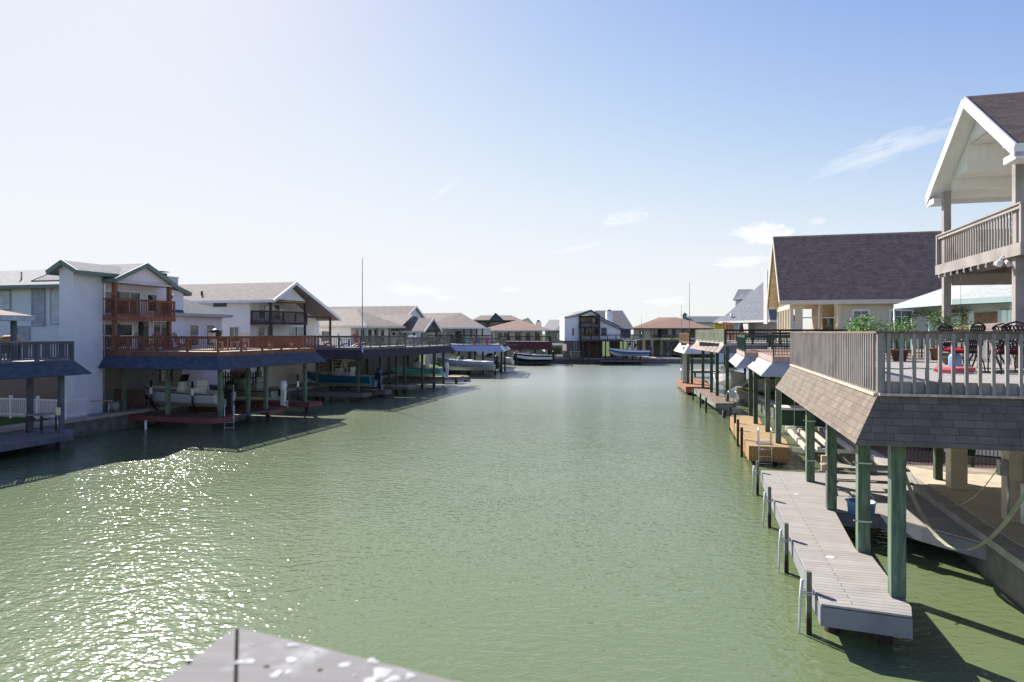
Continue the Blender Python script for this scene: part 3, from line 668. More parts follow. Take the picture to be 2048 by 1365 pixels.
# grill under black cover + low shingled shed beyond
t = thing('grill', 'black barbecue grill with its lid closed at the right edge of the near deck', 'grill', W(17.8, 8.2, Z1), R(-15))
MB().box(-.75,.75,-.3,.3,.85,.95).build('shelf', blk, t, world=False)
m = MB(); m.lathe((-.42,0,.95), [(.0,0),(.32,0),(.32,.02),(.31,.84),(.0,.84)], 20, ax=(1,0,0)); m.build('lid', blk, t, world=False)
MB().box(-.4,.4,-.27,.27,.1,.85).build('cabinet', blk, t, world=False)
for x in (-.35,.35): MB().tube([(x,-.2,.06),(x,.2,.06)], .06, 12).build('wheel', blk, t, world=False)
t = thing('shed', 'low white shed with a weathered shingle top beyond the patio chairs', 'shed', Q(1960, 24, z=Z1-2))
def sl(px, Y, z): p = Q(px, Y); p.z = z; return p
a, b, c, d = sl(1885,25,5.05), sl(2075,23.5,5.05), sl(2090,25.5,5.05), sl(1900,27,5.05)
MB().prism([a+V((.1,.1,0)),b,c,d], .9, 4.97).build('wall', white, t)
MB().slab([sl(1880,24.9,5.12), sl(2085,23.3,5.12), sl(2090,25.0,5.78), sl(1915,26.4,5.55)], .06).build('roof', bricky('weathered pale shingles', (0.24,0.19,0.14), (0.32,0.26,0.2), (0.12,0.1,0.08), .35, .11, .008), t)
# ---- mint pavilion
mint = plain('mint trim paint', (0.50,0.66,0.62), .5, var=.05)
mintw = siding('mint siding', (0.36,0.47,0.42), .18)
pv = thing('pavilion', 'mint green pavilion with pale shingled hip roof beyond the near deck', 'pavilion', Q(1950, 31, z=.9))
ze = 6.68
E = [Q(1790,34), Q(1907,28.8), Q(2026,26.3), V((24,27.5,0)), V((29,31,0)), V((28,36,0)), V((24,38.5,0))]
ap = V((23.6,31.5,8.6))
r = MB()
for i in range(len(E)): r.slab([E[i]+ZZ*ze, E[(i+1)%len(E)]+ZZ*ze, ap], .08)
r.build('roof', bricky('pale grey green shingles', (0.38,0.40,0.37), (0.46,0.48,0.44), (0.33,0.34,0.32), .3, .15, .008, var=.1), pv)
f = MB(); EO = offs(E, .03)
for i in range(len(E)): f.beam(EO[i]+ZZ*(ze-.1), EO[(i+1)%len(E)]+ZZ*(ze-.1), .05, .22)
f.build('fascia', mint, pv)
EI = offs(E, -.75)
MB().prism(EI, ze-.5, ze-.2).build('header', mintw, pv)
MB().prism(EI, Z1-.1, Z1).build('floor', boards_grey, pv)
MB().prism(offs(E, -1.0), .9, Z1-.11).build('base_wall', mintw, pv)
for i, p in enumerate(EI[:4]):
    m = MB(); m.post(p, .2, Z1, ze-.5); m.build('post', mint, pv)
m = MB(); q = EI[0].lerp(EI[1], .33); m.post(q, .14, Z1, ze-.5); m.build('post', mint, pv)
m = MB(); q = EI[1].lerp(EI[2], .9); m.post(q, .4, Z1, ze-.5); m.build('post', mint, pv)
# rear room with tan windows
m = MB(); rr = offs(E, -2.6); m.prism(rr, Z1, ze-.51); m.build('inner_wall', plain('tan wall', (0.33,0.27,0.2), .8), pv)
for f_ in (.25, .6): 
    p = rr[1].lerp(rr[2], f_); tt = (rr[2]-rr[1]).normalized(); win(pv, p+ZZ*(Z1+1.4), tt, V((tt.y,-tt.x,0)), .5, .8, tanwood)
m = MB(); m.tube([EO[0]+ZZ*(ze-.2), EO[0]+V((.1,-.1,0))+ZZ*(Z1-3)], .05, 8); m.build('downspout', white, pv)
# vine under its eave
t = thing('climbing_vine', 'green vine hanging along the left eave of the mint pavilion', 'vine', EI[0]+ZZ*6)
m = MB(); rg = random.Random(5)
for k in range(14): p = EI[0].lerp(EI[1], k/13.0)-N3*.2; m.leaves(p+ZZ*(6.2+rg.uniform(-.25,.1)), .32, 70, .05, rg, (1,1,.7))
m.leaves(EI[1]+ZZ*5.3-N3*.3, .6, 350, .06, rg, (1,1,.9)); m.leaves(EI[1]+ZZ*5.9-N3*.3, .4, 150, .06, rg)
m.build('foliage', leafmat('vine leaf', (0.05,0.12,0.03)), t)
m = MB(); m.tube([EI[0]+ZZ*4.5, EI[0]+ZZ*6.1-N3*.2, EI[0].lerp(EI[1],.5)-N3*.2+ZZ*6.1, EI[1]-N3*.3+ZZ*6, EI[1]-N3*.3+ZZ*4.5], .02, 6); m.build('stem', MATS['stem'], t)
# ================================================================== second right lot (green metal rails, pale skirts)
sh_pale = bricky('pale silver shingles', (0.38,0.38,0.38), (0.46,0.46,0.45), (0.30,0.30,0.32), .3, .14, .007, var=.12)
brickred = plain('pinkish rim board', (0.40,0.29,0.25), .8, var=.2, sc=4)
green_iron = plain('dark green metal', (0.015,0.06,0.045), .45)
mt2 = dict(floor=plain('terracotta tile floor', (0.28,0.16,0.12), .8, var=.15), rail=green_iron, rim=brickred, skirt=sh_pale)
deck('green railed raised deck with pale silver skirt just beyond the near grey deck', rectuv(29.6,36.3,2.95,12), 4.3, [0,3], [(0,)], mt2,
     [W(29.9,3.2,.755), W(33.2,3.1,.755)], zs=(4.05,3.55,.5), rh=.9, rk=dict(sp=.12,bw=.016,every=1.9,pw=.05,capw=.05,style='iron'), pw=.21, z0=.755)
railing(bpy.data.objects[[o.name for o in C.objects if o.get('label','').startswith('green railed raised deck')][0]], [W(29.7,12), W(29.7,3)], 4.3, .9, green_iron, sp=.14, bw=.016, every=2.2, pw=.05, capw=.05, style='iron')
deck('smaller green railed deck step with a short pale skirt farther along the same lot', rectuv(37.2,44.6,2.35,9), 4.25, [0,3], [(0,),(3,)], mt2,
     [], zs=(4.0,3.5,.45), rh=.9, rk=dict(sp=.12,bw=.016,every=1.9,pw=.05,capw=.05,style='iron'))
gd = [o for o in C.objects if o.get('label','').startswith('green railed raised deck')][0]
for u in (36.0, 39.3): m = MB(); m.post(W(u, 2.8), .2, .755, 3.95); m.build('post', dkgreen_post, gd)
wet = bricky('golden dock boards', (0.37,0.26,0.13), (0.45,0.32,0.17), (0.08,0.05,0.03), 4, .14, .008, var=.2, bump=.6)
nd2 = dock('golden brown wooden dock with dark stub posts and a ladder', quadxy([W(39.2,1.7), W(28.9,2.0), W(28.9,3.5), W(31,3.6), W(36,3.1), W(39.4,3.2)]), .75, wet, wood('golden rim', (0.34,0.2,0.08)), thick=.6, pd=N3, piles=[W(29.4,3),W(33,2.8),W(37,2.6)])
for u in (38.9, 36.0, 33.4, 30.6):
    m = MB(); m.post(W(u, 1.82-(.1 if u > 36 else 0)), .11, -.6, 1.25); m.build('fender_post', darkwood, nd2)
def ladder(label, p, face, z=.75, low=-.6):
    t = thing('dock_ladder', label, 'ladder', p); p = V((p[0],p[1],0)); s = V((-face.y, face.x, 0))
    for k in (-.24, .24):
        m = MB(); m.tube([p+s*k-face*.45+ZZ*z, p+s*k-face*.42+ZZ*(z+.5), p+s*k-face*.2+ZZ*(z+.75), p+s*k+face*.04+ZZ*(z+.6), p+s*k+face*.1+ZZ*low], .022, 8); m.build('rail', alu, t)
    for i in range(4): m = MB(); m.tube([p-s*.24+face*.08+ZZ*(z-.1-.28*i), p+s*.24+face*.08+ZZ*(z-.1-.28*i)], .02, 6); m.build('rung', alu, t)
    return t
ladder('aluminium ladder on the near end of the golden dock', W(28.85,2.6,.75), -D3)
t = thing('dock_mat', 'dark grey mat lying on the golden dock beside its ladder', 'mat', W(30,2.6,.756))
MB().uv(29.35,30.1,2.3,2.95,.756,.775).build('mat_sheet', plain('grey mat', (0.12,0.12,0.13), .9), t)
# boat lift bunks
lt = thing('boat_lift', 'empty boat lift with pale carpeted bunk beams beside the golden dock', 'boat lift', W(29.5,4.6,.9))
crm = plain('cream bunk carpet', (0.55,0.50,0.42), .9, var=.1)
for v in (3.9, 4.35, 4.8, 5.45): m = MB(); m.beam(W(27.4,v,.98), W(33,v,.98), .12,.16); m.build('bunk', crm, lt)
for u in (28.2, 32.4): m = MB(); m.beam(W(u,3.55,.8), W(u,5.8,.8), .12,.14); m.build('cross_beam', alu, lt)
m = MB()
for u in (28.2, 32.4):
    for v in (3.6, 5.8): m.tube([W(u,v,.85), W(u,v,3.9)], .008, 4)
m.build('cables', alu, lt)
t = thing('dock_locker', 'dark green locker with a white lid beyond the empty boat lift', 'locker', W(33.8,4.6,.9))
MB().uv(33.3,34.2,3.6,5.8,1.05,1.75).build('box_body', plain('dark green plastic', (0.015,0.06,0.04), .4), t, bev=.05)
MB().uv(33.2,34.3,3.5,5.0,1.76,1.88).build('lid', white, t, bev=.04)
for v in (3.7,5.7): m = MB(); m.post(W(33.75,v), .1, -.3, 1.05); m.build('leg', alu, t)
t = thing('sawhorse_bench', 'pale wooden bench under the green railed deck', 'bench', W(41,5.2,.9))
MB().uv(40.0,42.2,5.6,6.0,1.5,1.56).build('seat', tanwood, t)
for u in (40.2, 42.0): m = MB(); m.post(W(u,5.8), .3, .88, 1.5, w2=.08); m.build('leg', tanwood, t)
for i, (u, v) in enumerate(((32.2,6.6),(34.2,6.3),(38.5,6.0),(41.5,5.9))):
    t = thing('column', ['wide white column nearest on the red paving behind the golden dock','wide white column second along the red paving behind the golden dock','slim white column beyond the golden dock','farthest slim white column on the red paving'][i], 'column', W(u,v,.86))
    w = .42 if i < 2 else .2
    m = MB(); m.post(W(u,v), w, .86, 4.0); m.build('shaft', white, t); m = MB(); m.post(W(u,v), w+.08, .86, 1.0); m.build('plinth', white, t)
# ================================================================== BOATS (local: x forward, origin under the keel amidships)
def boat(label, loc, rot, L, B, side, bottom=white, deckm=white, hull_h=1.0, motor=None, console=True, ttop=False, windshield=False, seats=1, stripe=None, cover=None, rub=None, group='boats on lifts under the decks'):
    t = thing('boat', label, 'boat', loc, rot, group)
    n = 16; st = []
    for i in range(n+1):
        f = i/n; x = -L/2+L*f; k = max(0, (f-.5)/.5)
        b = B/2*(1-k**2.3*.97)*(.93+.07*min(1, f*4)); zs = hull_h*(.82+.34*f*f); zk = .0+(hull_h*.75)*max(0, (f-.72)/.28)**2.2; zc = hull_h*.32+.45*hull_h*k**2
        st.append((x, b, zs, zk, max(zc, zk+.02)))
    m = MB(); vs = []; 
    for x, b, zs, zk, zc in st:
        zm = zc+(zs-zc)*.55
        vs += [(x,-b,zs),(x,-b*.985,zm),(x,-b*.9,zc),(x,0,zk),(x,b*.9,zc),(x,b*.985,zm),(x,b,zs)]
    for i in range(n):
        for k in range(6):
            m.cur = {0:0,1:2 if stripe else 0,2:1,3:1,4:2 if stripe else 0,5:0}[k]
            o = i*7; m.add([vs[o+k],vs[o+7+k],vs[o+8+k],vs[o+1+k]], [(0,3,2,1)], False)
    m.cur = 0; m.add(vs[:7], [(0,1,2,3,4,5,6)])
    h = m.build('hull', [side, bottom, stripe or side], t, world=False)
    m = MB()
    for i in range(n):      # gunwale and cockpit floor
        x0,b0,z0 = st[i][:3]; x1,b1,z1 = st[i+1][:3]; fore = i >= n*.66
        for s in (-1, 1):
            w0, w1 = max(.0, b0-.2), max(.0, b1-.2)
            m.add([(x0,s*b0*1.01,z0),(x1,s*b1*1.01,z1),(x1,s*w1,z1+.02),(x0,s*w0,z0+.02)], [(0,1,2,3) if s < 0 else (3,2,1,0)])
            fz = .10 if fore else .48
            m.add([(x0,s*w0,z0+.02),(x1,s*w1,z1+.02),(x1,s*w1,z1-hull_h*fz),(x0,s*w0,z0-hull_h*fz)], [(0,1,2,3) if s < 0 else (3,2,1,0)])
            m.add([(x0,0,z0-hull_h*fz),(x1,0,z1-hull_h*fz),(x1,s*w1,z1-hull_h*fz),(x0,s*w0,z0-hull_h*fz)], [(0,1,2,3) if s > 0 else (3,2,1,0)])
    m.build('cockpit', deckm, t, world=False)
    m = MB()
    for s in (-1,1): m.tube([(q[0],s*q[1]*1.02,q[2]-.03) for q in st], .025, 6)
    m.build('rub_rail', rub or blk, h, world=False)
    zf = hull_h*.45
    if console:
        c = MB(); c.hexa([(-.35,-.4,zf),(.35,-.4,zf),(.35,.4,zf),(-.35,.4,zf),(-.3,-.36,zf+1.0),(.05,-.36,zf+1.0),(.05,.36,zf+1.0),(-.3,.36,zf+1.0)])
        co = c.build('console', deckm, t, world=False, bev=.04)
        c = MB(); c.slab([(.08,-.36,zf+1.0),(.08,.36,zf+1.0),(-.12,.3,zf+1.4),(-.12,-.3,zf+1.4)], .02, (-1,0,0)); c.build('windscreen', GL, co, world=False)
        c = MB(); c.tube([(-.42+.0*math.cos(a),.17*math.cos(a),zf+.85+.17*math.sin(a)) for a in [k*math.pi/6 for k in range(13)]], .014, 5); c.build('steering_wheel', blk, co, world=False)
        c = MB(); c.box(-1.25,-.8,-.42,.42,zf+.1,zf+.72); c.box(-1.3,-1.2,-.42,.42,zf+.73,zf+1.1); c.build('seat', deckm, t, world=False, bev=.04)
    if ttop:
        c = MB(); c.box(-1.2,.75,-.75,.75,zf+2.05,zf+2.11); tt = c.build('t_top', deckm, t, world=False, bev=.02)
        c = MB()
        for s in (-.5,.5): c.tube([(.35,s,zf),(.25,s,zf+1.2),(.45,s,zf+2.05)], .028, 8); c.tube([(-.55,s,zf),(-.5,s,zf+1.2),(-.8,s,zf+2.05)], .028, 8); c.tube([(.25,s,zf+1.2),(-.5,s,zf+1.2)], .02, 6); c.tube([(.42,s,zf+1.7),(-.75,s,zf+1.7)], .02, 6)
        for k in range(6): c.tube([(-1.15,-.6+k*.24,zf+1.5),(-1.2,-.6+k*.24,zf+2.2)], .022, 6)
        c.build('t_top_frame', white, tt, world=False)
    if windshield:
        c = MB(); xb = L*.08; zz = hull_h*.95
        c.slab([(xb,-B*.42,zz),(xb+.7,0,zz),(xb+.3,0,zz+.45),(xb-.25,-B*.36,zz+.42)], .02, (-1,0,0)); c.slab([(xb,B*.42,zz),(xb+.7,0,zz),(xb+.3,0,zz+.45),(xb-.25,B*.36,zz+.42)], .02, (-1,0,0)); c.build('windshield', GL, t, world=False)
        c = MB(); c.box(-L*.38,-L*.28,-B*.35,B*.35,zf,zf+.5); c.box(-L*.1,0,-B*.35,-.1,zf,zf+.65); c.box(-L*.1,0,.1,B*.35,zf,zf+.65); c.build('seat', deckm, t, world=False, bev=.05)
        c = MB()
        for i in range(9, n-1): 
            for s in (-1,1): c.tube([(st[i][0],s*st[i][1]*.93,st[i][2]),(st[i][0],s*st[i][1]*.9,st[i][2]+.25)], .012, 5)
        for s in (-1,1): c.tube([(st[i][0],s*st[i][1]*.9,st[i][2]+.25) for i in range(9,n)], .014, 5)
        c.build('bow_rail', alu, t, world=False)
    if cover:
        c = MB(); pts = []
        for i in range(0, n-1): x,b,z = st[i][:3]; c.add([(x,-b,z+.03),(st[i+1][0],-st[i+1][1],st[i+1][2]+.03),(st[i+1][0],0,st[i+1][2]+.35),(x,0,z+.35),(x,b,z+.03),(st[i+1][0],st[i+1][1],st[i+1][2]+.03)], [(0,1,2,3),(3,2,5,4)])
        c.build('cover', cover, t, world=False)
    if motor:
        x = -L/2-.28; zt = hull_h*.95; mo = MB()
        mo.lathe((x,0,zt), [(.13,-.12),(.2,-.05),(.24,.12),(.23,.35),(.16,.52),(.02,.56)], 14); M = mo.build('outboard_motor', motor, t, world=False)
        M.scale = (1,1,1)
        c = MB(); c.hexa([(x-.14,-.07,zt-.95),(x+.12,-.07,zt-.95),(x+.12,.07,zt-.95),(x-.14,.07,zt-.95),(x-.18,-.1,zt-.1),(x+.14,-.1,zt-.1),(x+.14,.1,zt-.1),(x-.18,.1,zt-.1)]); c.box(x-.3,x+.12,-.13,.13,zt-.78,zt-.75); c.lathe((x-.25,0,zt-1.0), [(.01,-.02),(.06,.05),(.07,.25),(.03,.42),(.01,.48)], 10, ax=(1,0,0)); c.build('leg', motor, M, world=False)
        c = MB()
        for a in (0, 2.09, 4.19): c.slab([V((x-.3,0,zt-1.0))+V((0,math.cos(a+q)*r_,math.sin(a+q)*r_)) for q, r_ in ((-.1,.05),(-.4,.16),(.4,.17),(.2,.05))], .01, (1,0,0))
        c.build('propeller', alu, M, world=False)
        c = MB(); c.box(x+.1,-L/2+.02,-.12,.12,zt-.45,zt-.02); c.build('bracket', blk, M, world=False)
    return t
mastm = plain('dull green grey mast', (0.16,0.22,0.2), .5, var=.1)
AL = R(164.8)       # bow towards the left bank
navy = plain('navy gelcoat', (0.015,0.03,0.08), .25, var=.05); teal = plain('deep teal gelcoat', (0.008,0.09,0.14), .25, var=.05); turq = plain('turquoise gelcoat', (0.10,0.42,0.42), .25, var=.05)
gwhite = plain('grey white gelcoat', (0.42,0.44,0.46), .3, var=.06); olive = plain('olive grey gelcoat', (0.22,0.24,0.21), .4, var=.08)
whm = plain('white cowling', (0.72,0.73,0.75), .3, var=.03); sand = plain('sand gelcoat', (0.5,0.46,0.4), .4, var=.06)
boat('grey white skiff with a tall console and black outboard beside the aluminium ladder', W(33.4,-28.9,1.0), AL, 5.6, 2.1, gwhite, motor=blk)
boat('low olive grey skiff with a white outboard on the second lift under the redwood deck', W(37.9,-28.2,1.0), AL, 5.2, 1.9, olive, deckm=olive, hull_h=.75, motor=whm)
boat('deep teal centre console boat with white T-top and dark outboard', W(49.6,-28.0,.95), AL, 6.6, 2.4, teal, deckm=gwhite, ttop=True, motor=navy, hull_h=1.05)
boat('turquoise bay boat with a big white outboard', W(64.2,-27.5,.9), AL, 6.0, 2.2, turq, deckm=gwhite, motor=whm, hull_h=.9)
boat('grey white runabout with dark patches under the silver skirted deck', W(76.8,-26.6,.8), AL, 7.2, 2.4, gwhite, windshield=True, console=False, motor=blk, hull_h=1.3, stripe=plain('dark patch vinyl', (0.3,0.3,0.32), .4, var=.8, sc=6))
boat('plain white boat at the far end of the silver skirted deck', W(90.5,-27.3,.8), AL, 5.8, 2.2, white, windshield=True, console=False, motor=blk, hull_h=1.2)
boat('navy and white runabout under the dark red skirted deck', V((3.2,109.5,.6)), math.pi, 6.4, 2.4, navy, bottom=navy, windshield=True, console=False, hull_h=1.25, stripe=white, motor=blk)
boat('white centre console with a thin blue stripe under the deck of the tall white house', V((19.2,112.3,1.35)), math.pi, 6.6, 2.4, white, hull_h=1.2, stripe=plain('blue stripe', (0.03,0.1,0.3), .4), ttop=True, motor=navy, rub=navy)
boat('white boat with its bow towards the viewer under the brown shingled deck', W(54.6,2.35,1.05), R(-105.2), 6.2, 2.3, white, hull_h=1.25, motor=blk)
boat('sand coloured boat moored behind the bow-on white one', W(55.5,4.9,.5), R(-105.2), 5.6, 2.1, sand, deckm=sand, hull_h=1.3, console=False, windshield=True)
# ================================================================== LEFT BANK
sh_blue = bricky('slate blue shingles', (0.050,0.068,0.095), (0.075,0.095,0.125), (0.03,0.04,0.055), .3, .14, .008, var=.3)
sh_tan = bricky('tan grey shingles', (0.235,0.195,0.16), (0.30,0.25,0.21), (0.15,0.125,0.105), .3, .15, .008, var=.2)
sh_grey = bricky('mid grey shingles', (0.20,0.20,0.20), (0.26,0.26,0.255), (0.13,0.13,0.13), .3, .15, .008, var=.18)
sh_dark = bricky('brown black shingles', (0.045,0.035,0.04), (0.065,0.052,0.058), (0.03,0.022,0.025), .3, .14, .008, var=.3)
sh_red = bricky('dark red shingles', (0.095,0.035,0.035), (0.13,0.05,0.045), (0.06,0.02,0.02), .3, .14, .008, var=.25)
sh_orange = bricky('orange brown shingles', (0.26,0.16,0.11), (0.32,0.20,0.145), (0.2,0.12,0.09), .35, .18, .008, var=.15)
brickw = bricky('white painted brick', (0.68,0.71,0.77), (0.74,0.77,0.82), (0.58,0.60,0.66), .22, .075, .008, bump=.4, var=.05, rough=.6)
pinkw = siding('pale lilac siding', (0.66,0.62,0.68), .16)
creamw = siding('off white siding', (0.80,0.78,0.72), .19)
greywall = siding('light grey siding', (0.55,0.56,0.58), .17)
grn_trim = plain('sea green trim', (0.13,0.20,0.18), .5, var=.08)
red_boards = bricky('red brown composite boards', (0.15,0.062,0.045), (0.19,0.08,0.058), (0.05,0.02,0.02), 4, .14, .008, var=.15, bump=.5)
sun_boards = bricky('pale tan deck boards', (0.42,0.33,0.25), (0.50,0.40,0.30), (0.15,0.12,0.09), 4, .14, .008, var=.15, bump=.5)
red_rim = plain('red brown composite rim', (0.17,0.06,0.045), .6, var=.12)
grey_boards = bricky('silvered deck boards', (0.40,0.39,0.37), (0.48,0.47,0.45), (0.12,0.11,0.1), 4, .14, .008, var=.15, bump=.5)
dgrey_boards = bricky('bluish grey deck boards', (0.17,0.18,0.2), (0.22,0.225,0.24), (0.06,0.06,0.07), 4, .14, .008, var=.15, bump=.5)
# --- leftmost lot
mtA = dict(floor=grey_boards, rail=slatewood, skirt=sh_blue)
deck('slate blue railed deck cut by the left edge of the picture', rectuv(18.0,24.9,-34,-27.55), 4.05, [0,1,2], [(1,2),(2,)][:1], mtA, [W(24.55,-27.9), W(24.5,-29.65), W(19.5,-27.9)], zs=(4.0,3.4,.5), rh=.85, pm=slatewood, rk=dict(sp=.14), pw=.2)
dk = [o for o in C.objects if o.get('label','').startswith('slate blue railed')][0]
railing(dk, [W(18.1,-33.9), W(18.1,-27.65), W(24.8,-27.65)], 4.05, .85, slatewood, sp=.14)
t = thing('deck_roof', 'brown hipped porch roof on a slate post at the left edge of the picture', 'roof', W(23,-31,4.05))
p = [W(16,-29.2,0), W(24.3,-29.2,0), W(24.3,-38,0), W(16,-38,0)]
r = MB(); ap1, ap2 = W(20,-33.5,7.3), W(20,-35,7.3)
P_ = [q+ZZ*6.05 for q in p]; r.slab([P_[0],P_[1],ap1], .1, -ZZ); r.slab([P_[1],P_[2],ap2,ap1], .1, -ZZ); r.slab([P_[2],P_[3],ap2], .1, -ZZ); r.slab([P_[3],P_[0],ap1,ap2], .1, -ZZ)
r.build('shingles', sh_brown, t); r = MB(); po = offs(p, .03)
for i in range(4): r.beam(po[i]+ZZ*5.93, po[(i+1)%4]+ZZ*5.93, .05, .22)
r.build('fascia', plain('blue grey fascia', (0.35,0.42,0.48), .5), t)
for u, v in ((23.8,-29.75),(17,-29.75)): m = MB(); m.post(W(u,v), .17, 4.055, 5.85); m.build('post', slatewood, t)
t = thing('grill', 'black grill with a tan lid on the slate blue railed deck at the left edge', 'grill', W(24.0,-30.2,4.055), R(-15))
m = MB(); m.lathe((-.35,0,.88), [(0,0),(.2,0),(.22,.02),(.22,.68),(.2,.7),(0,.7)], 16, ax=(1,0,0)); m.build('lid', plain('tan cover', (0.35,0.26,0.17), .6), t, world=False); MB().box(-.35,.35,-.22,.22,.3,.85).build('firebox', blk, t, world=False)
for x in (-.3,.3):
    for y in (-.18,.18): MB().box(x-.02,x+.02,y-.02,y+.02,0,.3).build('leg', blk, t, world=False)
dock('bluish grey dock under the leftmost deck', quadxy([W(18,LV+.1), W(18,-27.4), W(24.7,-27.4), W(25.6,-28.3), W(25.8,LV+.1)]), .72, dgrey_boards, slatewood, piles=[W(24.5,-28), W(21,-28)], pd=N3)
t = thing('dock_bench', 'dark metal framed table on the leftmost dock beside its slate post', 'table', W(24.7,-28.9,.72))
MB().uv(24.2,25.0,-29.6,-28.6,1.5,1.55).build('top', plain('grey board', (0.25,0.26,0.28), .6), t)
for u, v in ((24.25,-29.55),(24.25,-28.65),(24.95,-29.55),(24.95,-28.65)): m = MB(); m.post(W(u,v), .05, .722, 1.5); m.build('leg', blk, t)
t = thing('meter_box', 'small pale electric box on the slate post of the leftmost deck', 'box', W(24.6,-28.1,1.7))
MB().uv(24.40,24.445,-28.05,-27.8,1.55,1.9).build('box_body', alu, t)
MB().tube([W(24.42,-27.93,1.55), W(24.42,-27.93,.74)], .02, 6).build('conduit', alu, t)
# picket fence
pf = thing('picket_fence', 'white vinyl picket fence round the small lawn on the left bank', 'fence', W(27,-31.2,.8))
m = MB()
def pick(a, b):
    L = (b-a).length; k = int(L/.13)
    for i in range(k): p = a.lerp(b, (i+.5)/k); m.post(p, .03, .86, 1.85, w2=.06)
    m.beam(a+ZZ*1.0, b+ZZ*1.0, .04,.08); m.beam(a+ZZ*1.8, b+ZZ*1.8, .04,.08)
fa, fb, fc = W(27.7,-40), W(27.7,-34.8), W(27.7,-31.2)
pick(fa, fb); pick(fb, fc); pick(fc, W(29.0,-31.2))
m.build('pickets', white, pf)
for p in (fa, fa.lerp(fb,.5), fb, fb.lerp(fc,.5), fc): m = MB(); m.post(p, .12, .8, 2.0); m.build('fence_post', white, pf)
# --- big white brick house with sea green trim
hL = thing('house', 'large white brick house with sea green trim, stair tower and redwood balcony', 'house', W(35,-36,.85))
def tri(u, v, z): return W(u, v, z)
MB().uv(28.75,30.6,-32.8+.0,-31.85,.85,8.6).build('tower_wall', brickw, hL)
MB().uv(30.2,38.2,-44,-33.1,.85,8.05).build('wall', brickw, hL)
MB().uv(30.61,36.2,-33.09,-32.3,4.3,8.07).build('porch_wall', pinkw, hL)
MB().uv(38.21,42.0,-40,-33.2,.85,6.55).build('wing_wall', pinkw, hL)
# main roof ridge along v; tower shed gable; porch gable facing the canal
gable(hL, 30.2, 38.2, -50, -33.4, 8.1, 9.3, sh_grey, grn_trim, ov=.5, gm=brickw)
gable(hL, 28.75, 33.4, -33.0, -31.6, 8.72, 9.1, sh_grey, grn_trim, ov=.3, ur=-32.3, axis='u', t=.1, gm=brickw)
gable(hL, 30.9, 34.75, -36.5, -31.3, 8.42, 9.32, sh_grey, grn_trim, ov=.33)
g = MB(); g.slab([W(30.7,-31.2,8.2), W(34.95,-31.2,8.2), W(32.83,-31.2,9.17)], .1, -N3); g.build('gable_wall', siding('pale vertical boards', (0.68,0.66,0.70), .25, vert=True), hL)
m = MB(); m.uv(30.65,35.0,-33.0,-31.1,8.08,8.18); m.build('porch_ceiling', pinkw, hL)
for u in (30.8, 34.85):
    m = MB(); m.post(W(u,-31.25), .2, 4.26, 8.07); m.build('post', redwood, hL)
m = MB(); m.uv(30.65,35.0,-33.0,-31.0,6.15,6.2); bf = m.build('balcony_floor', darkwood, hL)
m = MB(); m.uv(30.6,35.05,-30.99,-30.93,5.95,6.22); m.uv(30.58,30.63,-32.3,-30.93,5.95,6.22); m.build('rim_board', redwood, bf)
railing(hL, [W(30.65,-32.3), W(30.65,-31.0), W(35.0,-31.0), W(35.0,-32.3)], 6.2, 1.0, redwood, sp=.13, every=1.6)
tt, nn = D3, N3
win(hL, W(31.4,-32.3,7.0), tt, nn, .6, 1.2); win(hL, W(32.9,-32.3,6.9), tt, nn, 1.5, 1.5, mull=(2,1)); win(hL, W(34.6,-32.3,7.1), tt, nn, .7, 1.0)
win(hL, W(31.3,-32.3,5.1), tt, nn, .7, 1.3, mull=(1,2)); win(hL, W(32.6,-32.3,5.1), tt, nn, .9, 1.3, mull=(1,2)); win(hL, W(33.9,-32.3,5.15), tt, nn, .85, 1.6, kind='door'); win(hL, W(35.3,-32.3,5.15), tt, nn, 1.2, 1.6, mull=(2,1), kind='door')
sg = plain('dark teal shutter paint', (0.02,0.07,0.10), .5)
for z, h in ((7.0,1.3),(5.1,1.4)): m = MB(); m.uv(31.85,32.1,-32.29,-32.2,z-h/2,z+h/2); m.build('shutter', sg, hL)
win(hL, W(39.3,-33.2,5.1), tt, nn, .8, 1.4, mull=(1,2)); win(hL, W(40.9,-33.2,5.1), tt, nn, .8, 1.4, mull=(1,2))
hip(hL, quadxy([W(42.0,-40), W(42.0,-33.2), W(36.5,-33.2), W(36.5,-40)]), (W(39.5,-35.5), W(38.5,-36.5)), 6.55, 8.0, sh_blue, plain('grey gutter', (0.35,0.35,0.36), .5), ov=.55)
m = MB(); m.uv(36.3,37.9,-34.2,-33.25,6.7,8.9); m.uv(36.25,37.95,-34.25,-33.2,8.9,8.95); ch = m.build('chimney', greywall, hL)
m = MB(); m.uv(36.7,37.2,-33.9,-33.5,8.95,9.15); m.uv(36.6,37.3,-34.0,-33.4,9.22,9.26); m.build('chimney_cap', blk, ch)
lv = siding('grey louvres', (0.42,0.45,0.48), .06)
shutters(hL, W(30.2,-38.6,7.15), N3, -D3, 1.25, 1.05, plain('pale louvre', (0.58,0.61,0.64), .6)); shutters(hL, W(30.2,-35.9,6.75), N3, -D3, .85, 2.1, plain('grey louvre', (0.36,0.40,0.45), .6)); shutters(hL, W(30.2,-34.6,6.8), N3, -D3, .75, 2.0, plain('pale louvre', (0.58,0.61,0.64), .6)); shutters(hL, W(30.2,-37.0,5.05), N3, -D3, .85, 1.1, plain('grey louvre', (0.36,0.40,0.45), .6))
m = MB()
for v in (-41, -38.4): m.tube([W(31.2,v,8.4), W(31.2,v,8.85)], .05, 8)
m.build('vent_pipe', alu, hL)
m = MB(); m.uv(30.12,30.19,-44,-33.0,.85,3.0); m.build('timber_panel', siding('brown fence boards', (0.22,0.15,0.11), .22), hL)
